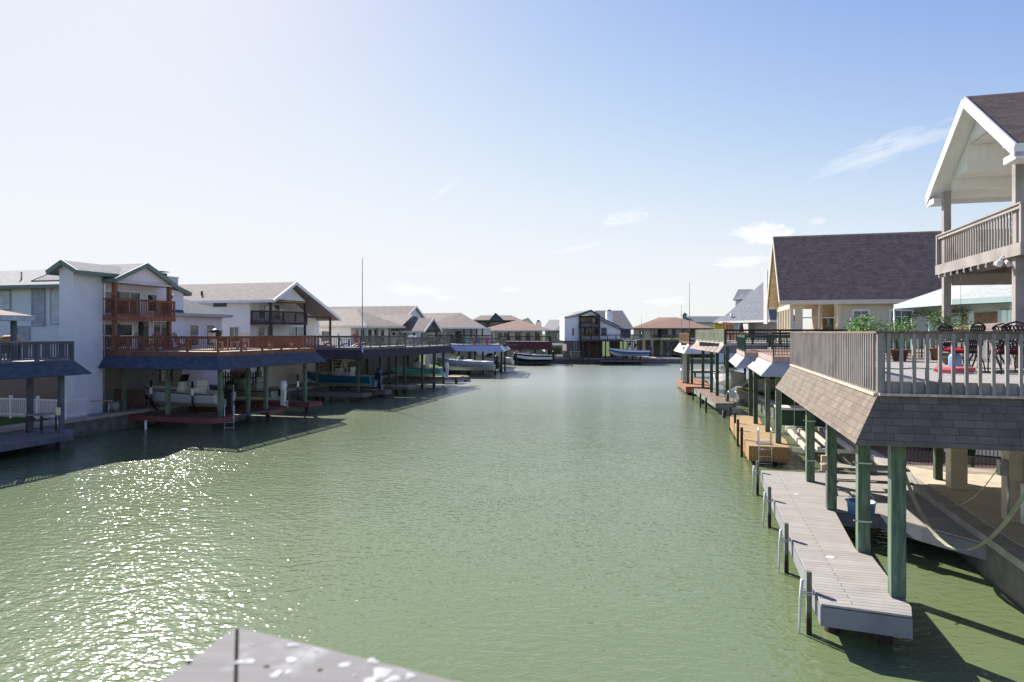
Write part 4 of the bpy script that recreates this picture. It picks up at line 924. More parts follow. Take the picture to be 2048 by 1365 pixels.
MB().uv(30.7,38.0,-33.09,-33.04,.86,4.0).build('shade_panel', siding('taupe painted shade', (0.30,0.27,0.24), .2), hL)  # added dark panel; its colour stands for shade on the cream wall
m = MB(); m.uv(33.0,37.0,-33.03,-32.98,1.0,3.8); m.build('door_panel', plain('garage grey', (0.25,0.25,0.27), .6), hL)
win(hL, W(36.5,-32.97,2.6), tt, nn, .9, .9, blk)
t = thing('satellite_dish', 'grey satellite dish on the far end of the redwood balcony', 'dish', W(35.2,-31.4,7.3))
m = MB(); m.lathe((0,0,0), [(.01,0),(.2,.03),(.33,.1),(.31,.1),(.18,.04),(.01,.01)], 18, ax=(-.6,-.6,.5)); m.build('reflector', plain('dish grey', (0.10,0.11,0.13), .5), t, world=False)
m = MB(); m.tube([(0,0,-.9),(0,0,0),(-.35,-.35,.05)], .02, 6); m.build('mast', alu, t, world=False)
# redwood deck over the slips
mtB = dict(floor=sun_boards, rail=redwood, cap=redwood, skirt=sh_blue)
dB = deck('big redwood railed deck with slate blue shingle skirt over two boat lifts', [W(30.75,-32.3), W(30.75,-24.45), W(40.3,-24.45), W(40.3,-32.3)], 4.25, [0,1,2], [(0,1)], mtB,
     [W(31.6,-28.4,.72), W(31.6,-25.0,.72), W(35.6,-24.95,.72), W(39.8,-24.95,.72), W(34.8,-25.6), W(40,-28.6), W(31.4,-31.2,.8)], zs=(4.02,3.35,.5), rh=.84, rk=dict(sp=.125,every=1.9,pw=.1), pw=.2, pm=green_post)
# redwood privacy boards on the far part of the floor
t = thing('privacy_screen', 'plain redwood board screen at the back of the redwood deck', 'screen', W(40.2,-30,4.25))
m = MB(); m.uv(40.1,40.16,-32.3,-25.3,4.26,5.02); m.build('panel', siding('red boards', (0.26,0.085,0.04), .14, vert=True), t)
for v in (-32.2,-29,-25.4): m = MB(); m.post(W(40.13,v), .1, 4.26, 5.06); m.build('post', redwood, t)
# docks below
dock('red brown dock finger with a ladder nearest on the left bank', quadxy([W(30.9,LV+.1), W(30.9,-24.9), W(32.3,-24.5), W(32.4,LV+.1)]), .72, red_boards, red_rim, piles=[W(31.5,-25.3), W(31.5,-29)], pd=D3)
dock('second red brown dock finger between the two skiffs', quadxy([W(35.1,-27), W(35.1,-24.4), W(36.3,-24.2), W(36.4,LV+.1), W(35.6,LV+.1)]), .72, red_boards, red_rim, piles=[W(35.7,-24.9)])
dock('third red brown dock finger at the far end of the redwood deck', quadxy([W(39.3,LV+.1), W(39.3,-24.3), W(40.5,-24.1), W(40.6,LV+.1)]), .72, red_boards, red_rim, piles=[W(39.9,-24.9)])
ladder('aluminium ladder on the red brown dock beside the grey white skiff', W(32.0,-24.75,.72), (N3*.7-D3*.7).normalized())
t = thing('gangplank', 'grey plank laid between the first and second red brown docks', 'plank', W(33.5,-24.7,.7))
m = MB(); m.beam(W(32.35,-24.65,.66), W(35.05,-24.55,.66), .28,.06); m.build('board', slatewood, t)
m = MB(); m.beam(W(32.5,-24.72,.60), W(34.9,-24.62,.60), .06,.07); m.build('stiffener', slatewood, t)
t = thing('standpipe', 'short white pipe standing in the water in front of the nearest red brown dock', 'pipe', W(30.75,-29.1,0))
MB().tube([W(30.75,-29.1,-.5), W(30.75,-29.1,.42)], .06, 10).build('pipe', white, t); MB().tube([W(30.75,-29.1,.42), W(30.75,-29.1,.47)], .075, 10).build('collar', white, t)
for i, (u, v) in enumerate(((32.3,-30.2),(32.2,-27.3),(35.2,-25.9),(35.0,-26.8),(38.9,-24.9))):
    t = thing('lift_guide', 'dark padded guide pole with white sleeve beside a skiff under the redwood deck', 'guide pole', W(u,v,.7), group='guide poles on the boat lifts')
    MB().tube([W(u,v,.8)-N3*.0+D3*.5, W(u,v,1.1)+D3*.15, W(u,v,1.4), W(u,v,2.55)], .06, 8).build('pole', blk, t)
    MB().tube([W(u,v,1.75), W(u,v,2.15)], .075, 8).build('sleeve', white, t)
# things in the shade under the deck
t = thing('garden_bench', 'redwood low fence panel in the shade under the redwood deck', 'fence', W(31,-31.8,.86))
m = MB()
for i in range(10): m.post(W(32.6,-33.0+i*.22), .05, .9, 1.9)
m.beam(W(32.6,-33.1,1.9), W(32.6,-30.9,1.9), .1,.06); m.build('slats', redwood, t)
m = MB(); m.beam(W(32.6,-33.1,1.0), W(32.6,-30.9,1.0), .1,.06); m.build('rail', redwood, t)
t = thing('hose_cart', 'wheeled hose cart by the first concrete post under the redwood deck', 'cart', W(30.9,-31.0,.86))
m = MB()
for k in range(4): m.lathe(W(30.6,-31.15+k*.08,1.2), [(.24,0),(.27,.02),(.24,.05)], 16, ax=N3)
m.build('reel', plain('grey green hose', (0.2,0.24,0.22), .6), t)
m = MB(); m.tube([W(30.4,-31.3,.87), W(30.6,-31.3,1.5), W(30.9,-31.3,1.6)], .015, 6); m.tube([W(30.4,-30.8,.87), W(30.6,-30.8,1.5), W(30.9,-30.8,1.6)], .015, 6); m.build('frame', alu, t)
t = thing('garden_cart', 'thin metal garden cart frame on the walk beside the stair tower', 'cart', W(29.5,-30.9,.86))
m = MB(); m.beam(W(29.3,-31.3,1.62), W(29.3,-29.9+.0,1.68), .06,.05); m.build('handle', tanwood, t)
for v in (-31.2,-30.1): m = MB(); m.tube([W(29.3,v,.8), W(29.3,v,1.62)], .018, 6); m.build('leg', alu, t)
for i, (u, v, lb) in enumerate(((36.0,-32.2,'dark garden chair in the shade under the redwood deck, beside the window'), (34.3,-32.0,'dark garden chair in the shade under the redwood deck, nearer the first posts'))):
    t = thing('garden_chair', lb, 'chair', W(u,v,.86), R(60)); m = MB(); m.box(-.25,.25,-.25,.25,.4,.45); m.build('seat', blk, t, world=False)
    m = MB(); m.slab([(-.25,.25,.45),(.25,.25,.45),(.25,.4,.95),(-.25,.4,.95)], .04, (0,1,0)); m.build('backrest', blk, t, world=False)
    for x in (-.22,.22):
        for y in (-.22,.22): MB().box(x-.02,x+.02,y-.02,y+.02,0,.4).build('leg', blk, t, world=False)
for i, v in enumerate((-30.6,-28.0,-26.2)):
    t = thing('deck_ornament', 'small red and white cone shaped ornament standing on the redwood deck', 'ornament', W(34.2+i*2.4,-25.4+.0*i,4.255), group='cones along the redwood deck')
    MB().lathe((0,0,0), [(.16,0),(.16,.04),(.11,.05),(.08,.25),(.03,.5),(.01,.52)], 12).build('cone', plain('faded red plastic', (0.6,0.22,0.2), .5), t, world=False)
    MB().lathe((0,0,.22), [(.088,0),(.072,.1)], 12).build('band', white, t, world=False)
# dining set on the redwood deck
t = thing('patio_table', 'tan metal dining table on the redwood deck below the balcony end', 'table', W(36.5,-28.2,4.255))
MB().uv(35.6,37.4,-28.7,-27.7,4.93,4.97).build('tabletop', sand, t)
for u in (35.8,37.2):
    for v in (-28.6,-27.8): m = MB(); m.post(W(u,v), .05, 4.255, 4.93); m.build('leg', sand, t)
def simple_chair(name, label, loc, rot, m_, group=None, adir=False):
    t = thing(name, label, 'chair', loc, rot, group)
    if adir:
        m = MB()
        for i in range(5): m.slab([(-.24+i*.1,-.3,.38),(-.15+i*.1,-.3,.38),(-.15+i*.1,.25,.26),(-.24+i*.1,.25,.26)], .02)
        m.build('seat', m_, t, world=False); m = MB()
        for i in range(5): x = -.25+i*.125; w = .1; m.slab([(x-w*.4,.22,.26),(x+w*.4,.22,.26),(x*1.15+w*.5,.55,.95+.12*(1-abs(i-2)/2)),(x*1.15-w*.5,.55,.95+.12*(1-abs(i-2)/2))], .02, (0,1,0))
        m.build('backrest', m_, t, world=False)
        for s in (-1,1):
            MB().box(s*.33-.07,s*.33+.07,-.38,.38,.56,.585).build('armrest', m_, t, world=False); MB().beam((s*.3,-.3,0),(s*.3,-.3,.56), .09,.03).build('leg', m_, t, world=False); MB().beam((s*.3,-.3,.36),(s*.3,.5,.02), .03,.1).build('leg', m_, t, world=False)
    else:
        m = MB(); m.box(-.25,.25,-.25,.25,.42,.46); m.build('seat', m_, t, world=False)
        m = MB(); 
        for i in range(5): m.beam((-.22+i*.11,.25,.46),(-.22+i*.11,.34,.98), .05,.02)
        m.beam((-.26,.34,.98),(.26,.34,.98), .03,.06); m.build('backrest', m_, t, world=False)
        for x in (-.24,.24):
            for y in (-.24,.24): MB().box(x-.02,x+.02,y-.02,y+.02,0,.42).build('leg', m_, t, world=False)
    return t
c0 = simple_chair('patio_chair', 'tan slatted chair at the near side of the dining table on the redwood deck', W(35.2,-28.2,4.255), R(165), sand, 'tan chairs round the table')
dup(c0, W(36.1,-27.3,4.255), R(-105), 'tan slatted chair at the canal side of the dining table on the redwood deck'); dup(c0, W(37.8,-28.2,4.255), R(-15), 'tan slatted chair at the far side of the dining table on the redwood deck'); dup(c0, W(36.5,-29.1,4.255), R(75), 'tan slatted chair at the house side of the dining table on the redwood deck')
c1 = simple_chair('patio_chair', 'redwood bench chair in the shade at the near end of the redwood deck', W(32,-30.2,4.255), R(100), redwood, None, True)
dup(c1, W(33.4,-30.3,4.255), R(70), 'redwood bench chair in the shade below the balcony, second from the near end'); dup(c1, W(34.8,-30.2,4.255), R(90), 'redwood bench chair in the shade below the far end of the balcony')
t = thing('grill', 'round topped black grill beside the wing of the white brick house', 'grill', W(38.6,-30.9,4.255))
m = MB(); m.lathe((0,0,.7), [(.05,0),(.3,.1),(.36,.25),(.33,.45),(.15,.55),(.01,.57)], 18); m.build('kettle', blk, t, world=False)
for a in (0,2.1,4.2): MB().tube([(.15*math.cos(a),.15*math.sin(a),.75),(.32*math.cos(a),.32*math.sin(a),0)], .015, 6).build('leg', blk, t, world=False)
m = MB(); m.tube([W(30.64,-31.80,8.4), W(30.66,-31.79,7.9), W(30.66,-31.80,.9)], .045, 8); m.build('downspout', alu, hL)
m = MB(); m.tube([W(42.05,-33.15,6.4), W(42.0,-33.1,6.1), W(42.0,-33.12,4.3)], .04, 8); m.build('downspout', alu, hL)
for i, (u, v, s_, c_, lb) in enumerate(((43.2,-32.6,.7,(0.08,0.14,0.02),'yellow green shrub on the left bank between the white brick house and the cream house'),(58.2,-32.4,.8,(0.05,0.11,0.02),'dark green shrub on the left bank behind the turquoise boat'),(59.8,-31.8,.5,(0.12,0.18,0.03),'small bright shrub on the left bank beside the darker one'),(84.5,-31.5,.9,(0.07,0.14,0.02),'green shrub on the left bank under the silver skirted deck'))):
    t = thing('shrub', lb, 'shrub', W(u,v,.8)); rg = random.Random(20+i); m = MB()
    for k in range(7): a = rg.uniform(0,6.28); m.leaves((math.cos(a)*s_*.6, math.sin(a)*s_*.6, rg.uniform(.4,1.2)*s_), s_*.65, 110, .09, rg)
    m.build('foliage', leafmat('shrub leaf %d' % i, c_), t, world=False); MB().tube([(0,0,0),(0.05,0,.8*s_)], .06, 6).build('trunk', darkwood, t, world=False)
# --- cream gabled house (second)
h2 = thing('house', 'cream house with tan gable roof and dark balcony behind the redwood deck', 'house', W(49,-38,.85))
MB().uv(45.9,56.0,-47,-33.6,.85,8.0).build('wall', creamw, h2)
MB().uv(45.9,49.3,-33.59,-31.6+.0,.85,8.0).build('side_wall', creamw, h2) if 0 else None
gable(h2, 45.9, 55.3, -47, -31.6, 8.0, 9.35, sh_tan, white, ov=.4, ur=48.5, ze2=6.7, gm=None)
g = MB(); g.slab([W(45.95,-31.9,7.9), W(51.0,-31.9,7.9), W(48.5,-31.9,9.15)], .1, -N3); g.slab([W(45.9,-33.6,7.9), W(55.5,-33.6,6.4), W(48.5,-33.6,9.15)], .1, -N3); g.build('gable_wall', siding('white clapboard', (0.72,0.74,0.78), .2), h2)
MB().uv(45.95,51,-33.5,-31.9,7.75,7.82).build('porch_ceiling', tanwood, h2)
dkp = wood('dark plum stain', (0.075,0.05,0.055))
for u, v, z1 in ((46.1,-31.9,7.75),(50.9,-31.9,7.75),(55.0,-31.9,6.55)): m = MB(); m.post(W(u,v), .15, 4.2 if u > 46.2 else 4.2, z1); m.build('post', dkp, h2)
m = MB(); m.uv(46.0,51.0,-33.5,-31.8,6.08,6.14); bf = m.build('balcony_floor', dkp, h2); m = MB(); m.uv(46.0,51.0,-31.79,-31.74,5.9,6.16); m.uv(45.93,45.98,-33.6,-31.74,5.9,6.16); m.build('rim_board', dkp, bf)
railing(h2, [W(46.0,-33.5), W(46.0,-31.8), W(51.0,-31.8)], 6.14, .85, dkp, sp=.12, every=1.7)
m = MB(); m.beam(W(51,-31.9,6.62), W(55.1,-31.9,6.6), .1,.16); m.build('porch_beam', dkp, h2)
for u, w, z, h in ((47.3,.8,5.0,1.6),(48.4,.8,5.0,1.6),(51.8,1.0,5.0,1.5),(53.0,1.0,5.0,1.5),(47.4,.8,6.95,1.1),(49.4,.7,6.95,1.2)): win(h2, W(u,-33.6,z), D3, N3, w, h, mull=(1,1))
win(h2, W(45.9,-35.0,5.1), N3, -D3, .8, 1.2, mull=(2,1)); win(h2, W(45.9,-39.0,5.1), N3, -D3, .8, 1.2, mull=(1,2)); win(h2, W(45.9,-36.3,7.5), N3, -D3, 1.3, .4)
m = MB(); m.lathe(W(45.88,-40.2,7.3), [(.0,0),(.42,0),(.45,.06),(.36,.06),(.35,.02)], 24, ax=-D3); f = m.build('round_window', white, h2); MB().lathe(W(45.86,-40.2,7.3), [(0,.03),(.35,.03),(.35,.05),(0,.05)], 24, ax=-D3).build('pane', GL, f)
m = MB()
for v in (-41.0,-38.6): m.tube([W(46.6,v,8.2), W(46.6,v,8.62)], .09, 8)
m.build('vent_pipe', blk, h2)
m = MB(); m.uv(45.83,45.89,-35.3,-33.7,.9,3.3); m.build('shed_door', plain('brown door', (0.12,0.08,0.06), .7), h2)
# silvered deck 2
mtC = dict(floor=grey_boards, rail=weathered, skirt=sh_dark)
deck('weathered grey deck with brown black skirt over the deep teal boat', [W(46.6,-33.5), W(46.6,-24.45), W(54.8,-24.45), W(54.8,-33.5)], 4.15, [0,1], [(0,1)], mtC,
     [W(47.2,-25.0,.7), W(51.0,-25.0), W(54.5,-25.2), W(47.2,-28.5), W(51,-29.5), W(54,-29.5)], zs=(3.95,3.32,.45), rh=.88, rk=dict(sp=.14,every=1.7), pm=dkgreen_post, pw=.2)
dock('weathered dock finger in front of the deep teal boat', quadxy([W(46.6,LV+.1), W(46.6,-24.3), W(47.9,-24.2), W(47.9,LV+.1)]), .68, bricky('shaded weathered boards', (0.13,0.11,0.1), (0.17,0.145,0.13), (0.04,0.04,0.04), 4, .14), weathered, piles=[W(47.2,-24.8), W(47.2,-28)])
dock('small weathered dock behind the deep teal boat in a patch of sun', quadxy([W(53.4,LV+.1), W(53.4,-23.6), W(54.9,-23.5), W(54.9,LV+.1)]), .72, sun_boards, weathered, piles=[W(54.3,-24.3)])
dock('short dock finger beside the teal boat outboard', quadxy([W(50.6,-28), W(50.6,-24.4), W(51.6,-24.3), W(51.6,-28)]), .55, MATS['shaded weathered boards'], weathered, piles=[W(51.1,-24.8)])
m = MB(); m.tube([W(46.65,-24.35,3.2), W(46.65,-24.35,10.9)], .045, 6, r2=.022); t = thing('flagpole', 'tall thin mast rising from the weathered grey deck on the left bank', 'mast', W(46.65,-24.35,3.2)); m.build('mast', mastm, t)
MB().tube([W(46.65,-24.35,3.15), W(46.65,-24.35,4.3)], .05, 8).build('socket', alu, t)
redp = plain('red plastic', (0.5,0.02,0.06), .4); bluep = plain('blue plastic bright', (0.04,0.12,0.42), .4)
a1 = simple_chair('adirondack_chair', 'red slat back chair on the weathered grey deck, left of the blue one', W(47.8,-28.0,4.155), R(100), redp, 'bright slat back chairs on the weathered deck', True)
dup(a1, W(48.6,-25.6,4.155), R(140), 'red slat back chair on the weathered grey deck next to the tall mast')
simple_chair('adirondack_chair', 'blue slat back chair between the two red ones on the weathered deck', W(49.2,-27.2,4.155), R(110), bluep, 'bright slat back chairs on the weathered deck', True)
t = thing('kayak', 'blue kayak lying behind the bow of the deep teal boat', 'kayak', W(52,-31.5,1.6), R(-60))
MB().lathe((-1.6,0,0), [(.01,0),(.16,.3),(.3,.9),(.34,1.6),(.3,2.3),(.16,2.9),(.01,3.2)], 14, ax=(1,0,0)).build('hull', bluep, t, world=False); MB().lathe((-.1,0,.28), [(.25,0),(.27,.06),(.2,.08)], 14).build('cockpit', blk, t, world=False)
for x in (-.8,.8): MB().box(x-.05,x+.05,-.3,.3,-.8,-.3).build('stand', weathered, t, world=False)
t = thing('board_fence', 'brown horizontal board fence behind the deep teal boat', 'fence', W(56,-33,.85))
m = MB()
for i in range(8): m.uv(56.1,56.14,-40,-31.2,.9+i*.28,1.15+i*.28)
m.build('boards', weathered, t)
for v in (-31.3,-33.3,-35.3,-37.3): m = MB(); m.post(W(56.05,v), .12, .8, 3.2); m.build('fence_post', wood('pale fence post', (0.35,0.27,0.18)), t)
t = thing('board_fence', 'dark picket fence behind the olive grey skiff', 'fence', W(44.2,-32,.85))
m = MB()
for i in range(40): m.post(W(44.2,-40+i*.22), .14, .85, 2.3+.1*(i % 2), w2=.03)
m.build('pickets', darkwood, t); m = MB(); m.beam(W(44.25,-40,1.9), W(44.25,-31.3,1.9), .06,.1); m.build('rail', darkwood, t)
# --- hip roofed cream house (third)
h3 = thing('house', 'cream house with tan hip roof behind the tall mast', 'house', W(65,-36,.85))
MB().uv(61.2,69.7,-46,-33.2,3.4,5.8).build('wall', creamw, h3); MB().uv(61.3,69.6,-45.9,-33.3,.85,3.39).build('lower_wall', siding('painted shade boards', (0.13,0.10,0.08), .3, vert=True), h3)  # lower wall coloured dark to stand for shade and clutter under the house
hip(h3, quadxy([W(61.2,-31.6), W(69.7,-31.6), W(69.7,-46), W(61.2,-46)]), (W(65.5,-34.9), W(65.5,-42)), 5.95, 7.75, sh_tan, plain('cream fascia', (0.6,0.58,0.52), .5), ov=.3)
for u in (61.3,64.0,66.8,69.5): m = MB(); m.post(W(u,-31.7), .16, 4.0, 5.8); m.build('post', grn_trim, h3)
m = MB(); m.uv(61.0,69.8,-33.2,-31.4,3.95,4.0); m.build('porch_floor', grey_boards, h3)
for u in (62.3,63.6,65.2,66.6,68.2): win(h3, W(u,-33.2,4.95), D3, N3, .8, 1.3)
win(h3, W(61.2,-42.0,4.9), N3, -D3, 1.4, 1.0, tanwood, mull=(2,1)); win(h3, W(61.2,-36,4.9), N3, -D3, .9, 1.0)
deck('longer weathered deck with brown black skirt over the turquoise bay boat', [W(55.1,-33), W(55.1,-24.6), W(66.0,-24.45), W(66.0,-33)], 4.0, [1,2], [(1,)], mtC,
     [W(56,-25.1), W(60,-25.1), W(65.6,-25.1), W(56.5,-29), W(61,-29), W(65.6,-29), W(63,-25.1)], zs=(3.85,3.3,.45), rh=.85, rk=dict(sp=.14,every=1.7), pm=dkgreen_post)
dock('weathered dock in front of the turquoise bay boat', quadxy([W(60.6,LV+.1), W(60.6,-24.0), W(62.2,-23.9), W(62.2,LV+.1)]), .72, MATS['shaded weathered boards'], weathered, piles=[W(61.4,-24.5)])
dock('short sunlit dock end by the big white outboard', quadxy([W(66.2,LV+.1), W(66.2,-23.7), W(67.6,-23.6), W(67.6,LV+.1)]), .72, sun_boards, weathered, piles=[W(66.9,-24.2)])
t = thing('patio_table', 'white mesh patio table on the longer weathered deck', 'table', W(59,-26.6,4.0))
MB().uv(58.4,59.8,-27.2,-26.2,4.70,4.74).build('tabletop', white, t)
for u in (58.6,59.6):
    for v in (-27,-26.4): m = MB(); m.post(W(u,v), .04, 4.005, 4.70); m.build('leg', white, t)
wc2 = simple_chair('patio_chair', 'white mesh chair at the near side of the white table', W(57.8,-26.8,4.005), R(165), white, 'white chairs round the white table')
dup(wc2, W(60.3,-26.5,4.005), R(-15), 'white mesh chair at the far side of the white table'); dup(wc2, W(59,-25.7,4.005), R(-105), 'white mesh chair at the canal side of the white table')
t = thing('lounge_chair', 'white reclining lounger on the deck left of the coloured chairs', 'lounger', W(68.2,-25.6,3.8), R(60))
MB().slab([(-.3,-.9,.3),(.3,-.9,.3),(.3,.3,.3),(-.3,.3,.3)], .05).build('seat', white, t, world=False); MB().slab([(-.3,.3,.3),(.3,.3,.3),(.3,.8,.7),(-.3,.8,.7)], .05).build('backrest', white, t, world=False)
for x in (-.25,.25):
    for y in (-.8,.2): MB().box(x-.02,x+.02,y-.02,y+.02,0,.26).build('leg', white, t, world=False)
# --- fourth house: brown cross gable
h4 = thing('house', 'tan roofed house with a white main gable and small dark porch gable', 'house', W(77,-36,.85))
MB().uv(71.5,82,-48,-34.5,3.4,6.0).build('wall', greywall, h4); MB().uv(71.6,81.9,-47.9,-34.6,.85,3.39).build('lower_wall', MATS['painted shade boards'], h4)  # same dark colour painted in for the shade below this house
gable(h4, 73.8, 81.8, -46, -33.6, 6.6, 8.55, sh_tan, white, ov=.3, gm=siding('white clapboard', (0.72,0.74,0.78), .2))
gable(h4, 73.3, 78.3, -36, -30.6, 5.65, 7.0, sh_tan, white, ov=.35, gm=plain('dark porch gable', (0.08,0.08,0.09), .6))
m = MB(); m.slab([W(70.5,-32.2,5.8), W(70.5,-44,5.8), W(74.5,-44,7.4), W(74.5,-32.2,7.4)], .12); m.build('roof', sh_tan, h4)
for u in (73.5,78.1): m = MB(); m.post(W(u,-30.8), .15, 3.9, 5.55); m.build('post', dkp, h4)
for u in (72.3,73.8,75.6,77.0,79.8): win(h4, W(u,-34.5,4.9), D3, N3, .9, 1.3)
win(h4, W(77.8,-33.6,7.05), D3, N3, 1.6, .4)
# --- silver skirted deck
silver = plain('silver metal roofing', (0.52,0.57,0.63), .35, .3, var=.05)
mtD = dict(floor=grey_boards, rail=weathered, skirt=silver, sname='metal_skirt')
dD = deck('weathered deck with pale silver metal skirt over the grey white runabout', [Q(903,85.5), Q(1000,83.5), Q(1013,94), Q(900,97)], 3.76, [0,1], [(0,1)], mtD,
     [Q(918,86), Q(938,85.7), Q(966,85.2), Q(990,84.8), Q(1003,89), Q(1010,93), Q(950,93)], zs=(3.66,2.97,.55), rh=.82, rk=dict(sp=.16,every=1.6), pm=dkgreen_post)
m = MB(); pA, pB = Q(903,85.5)+V((0,0,0)), Q(1000,83.5)
for i in range(11):
    p = pA.lerp(pB, i/10); o = -((pB-pA).normalized().cross(ZZ))*-1; o = V((o.x,o.y,0)); m.beam(p+o*.02+ZZ*3.68, p+o*.58+ZZ*3.0, .03,.05)
m.build('seams', silver, dD)
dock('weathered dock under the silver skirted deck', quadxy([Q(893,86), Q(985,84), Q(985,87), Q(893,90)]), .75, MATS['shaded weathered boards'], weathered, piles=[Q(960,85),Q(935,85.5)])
dock('low dock beyond the silver skirted deck', quadxy([Q(975,92), Q(1003,91), Q(1003,94), Q(975,95)]), .7, MATS['shaded weathered boards'], weathered, piles=[Q(1000,92)])
cols = (('teal', plain('teal plastic', (0.05,0.35,0.38), .4)), ('orange', plain('orange plastic', (0.6,0.2,0.03), .4)), ('blue', bluep), ('lime', plain('lime plastic', (0.35,0.45,0.08), .4)), ('pink', plain('pink plastic', (0.5,0.08,0.3), .4)))
for i, (cn, cm) in enumerate(cols):
    simple_chair('adirondack_chair', '%s slat back chair in the row of coloured chairs on the silver skirted deck' % cn, Q(937+9.5*i, 86.6, z=3.765), R(170), cm, 'row of coloured chairs', True)
# --- fifth house
h5 = thing('house', 'grey house with broad tan roof and covered terrace behind the coloured chairs', 'house', W(95,-36,.85))
def boxQ(mb, p0, Y0, p1, Y1, dep, z0, z1):
    a, b = Q(p0,Y0), Q(p1,Y1); d = (b-a).normalized(); nn = V((-d.y, d.x, 0)); 
    if nn.y < 0: nn = -nn
    mb.prism([a, b, b+nn*dep, a+nn*dep], z0, z1); return a, b, nn
m = MB(); a, b, nn = boxQ(m, 850, 99, 955, 98, 12, .85, 5.95); m.build('wall', greywall, h5)
P5 = [Q(838,96), Q(967,94.5), Q(972,108), Q(838,110)]
hip(h5, [P5[1],P5[2],P5[3],P5[0]], (Q(922,100), Q(843,102)), 6.0, 8.15, sh_tan, white, ov=.1)
for px in (850, 876, 900, 917): win(h5, Q(px,98.9-(px-850)*.01,z=4.75)+V((0,-.0,0)), b-a, -nn, 1.0, 1.5, kind='window', mull=(1,1))
for px in (928,942,953,965): m = MB(); m.post(Q(px,95.2), .16, 3.9, 5.9); m.build('post', dkp, h5)
dE = deck('dark railed terrace in front of the broad tan roofed house', [Q(855,95.2), Q(985,94.6), Q(985,98), Q(855,98.5)], 3.95, [], [(0,)], dict(floor=grey_boards, rail=dkp, skirt=sh_dark), [Q(870,95.6),Q(905,95.5),Q(940,95.4)], rh=.95, rk=dict(sp=.2,every=2), pm=dkp)
simple_chair('patio_chair', 'white chair on the dark railed terrace', Q(978,96,z=3.955), R(190), white)
# --- sixth: orange hip roof + dark red skirt
h6 = thing('house', 'white house with orange brown hip roof beyond the dark red skirted deck', 'house', Q(1030,125,z=.85))
m = MB(); a, b, nn = boxQ(m, 966, 122, 1085, 122, 11, .85, 5.7); m.build('wall', siding('cream clapboard', (0.62,0.62,0.52), .2), h6)
hip(h6, [Q(1102,119.5), Q(1092,134), Q(966,136), Q(959,119.5)], (Q(1040,126), Q(1036,128)), 5.75, 7.6, sh_orange, white, ov=.1)
for px in (980,1000,1012,1035,1056,1075): win(h6, Q(px,122,z=4.55), V((1,0,0)), V((0,-1,0)), .9, 1.5)
for px in (966,992,1018,1042,1072,1098): m = MB(); m.post(Q(px,119.8), .15, 3.8, 5.6); m.build('post', dkp, h6)
deck('dark red skirted deck over the navy runabout', [Q(1000,112.5), Q(1100,111.5), Q(1103,120), Q(1000,121)], 3.8, [0,1,3], [(0,1)], dict(floor=grey_boards, rail=wood('dark red stain', (0.10,0.035,0.03)), skirt=sh_red),
     [Q(1012,113), Q(1040,113), Q(1070,112.5), Q(1097,112.2), Q(1099,118)], zs=(3.7,2.5,.35), rh=.85, rk=dict(sp=.2,every=1.8), pm=dkp)
dock('weathered dock under the navy runabout', quadxy([Q(1028,110.5), Q(1093,110.5), Q(1093,113), Q(1028,113)]), .55, MATS['shaded weathered boards'], weathered, piles=[Q(1035,111), Q(1088,111)])
t = thing('chimney_stack', 'white chimney with a dark cap rising behind the orange brown roof', 'chimney', Q(1077,138,z=.85))
m = MB(); m.post(Q(1077,138), .95, .85, 7.4); m.build('stack', white, t); m = MB(); m.post(Q(1077,138), .5, 7.4, 7.75); m.build('cap', blk, t)
# --- distant houses
dgw = siding('dark slate siding', (0.09,0.11,0.12), .2)
h7 = thing('house', 'dark slate two storey house with three brown gables on the skyline', 'house', Q(995,160,z=.85))
m = MB(); m.prism([Q(948,160), Q(1042,160), Q(1042,172), Q(948,172)], .85, 8.1); m.build('wall', dgw, h7)
def gab(parent, px0, px1, pr, Y, dep, ze, zr, rm, wm, fm=white):
    a, b, r_ = Q(px0,Y,z=ze), Q(px1,Y,z=ze), Q(pr,Y,z=zr); o = V((0,dep,0)); m = MB()
    m.slab([a, r_, r_+o, a+o], .12); m.slab([b, r_, r_+o, b+o], .12); ro = m.build('roof', rm, parent)
    if wm: m = MB(); k = V((0,.4,0)); m.slab([a+k, b+k, r_+k], .1, (0,1,0)); m.build('gable_wall', wm, parent)
    m = MB(); k = V((0,-.03,-.1)); m.beam(a+k, r_+k, .05,.25); m.beam(b+k, r_+k, .05,.25); m.build('fascia', fm, ro)
bt = bricky('brown distant shingles', (0.15,0.115,0.10), (0.19,0.15,0.13), (0.10,0.08,0.07), .35, .18)
hip(h7, quadxy([Q(1044,158), Q(1040,174), Q(944,174), Q(944,158)]), (Q(1022,165), Q(962,165)), 8.1, 9.4, bt, dgw, ov=.1)
gab(h7, 978, 1008, 991, 156.5, 10, 8.0, 9.75, bt, dgw, dgw)
for px in (953,966,985,993,1001,1020): win(h7, Q(px,160,z=6.9), V((1,0,0)), V((0,-1,0)), .9, 1.3, greywall)
h8 = thing('house', 'pale roofed house peeking out behind the orange brown roof', 'house', Q(1050,150,z=.85))
m = MB(); m.prism([Q(1018,150), Q(1068,150), Q(1068,160), Q(1018,160)], .85, 6.8); m.build('wall', white, h8)
gab(h8, 1010, 1072, 1056, 149, 12, 6.6, 8.5, bricky('light blue grey shingles', (0.33,0.36,0.4), (0.4,0.43,0.47), (0.25,0.27,0.3), .35,.18), white)
h9 = thing('house', 'sage grey house with a white window between the orange roof and the tall white house', 'house', Q(1110,140,z=.85))
m = MB(); m.prism([Q(1090,140), Q(1150,140), Q(1150,150), Q(1090,150)], .85, 6.0); m.build('wall', siding('sage grey siding', (0.15,0.19,0.19), .2), h9)
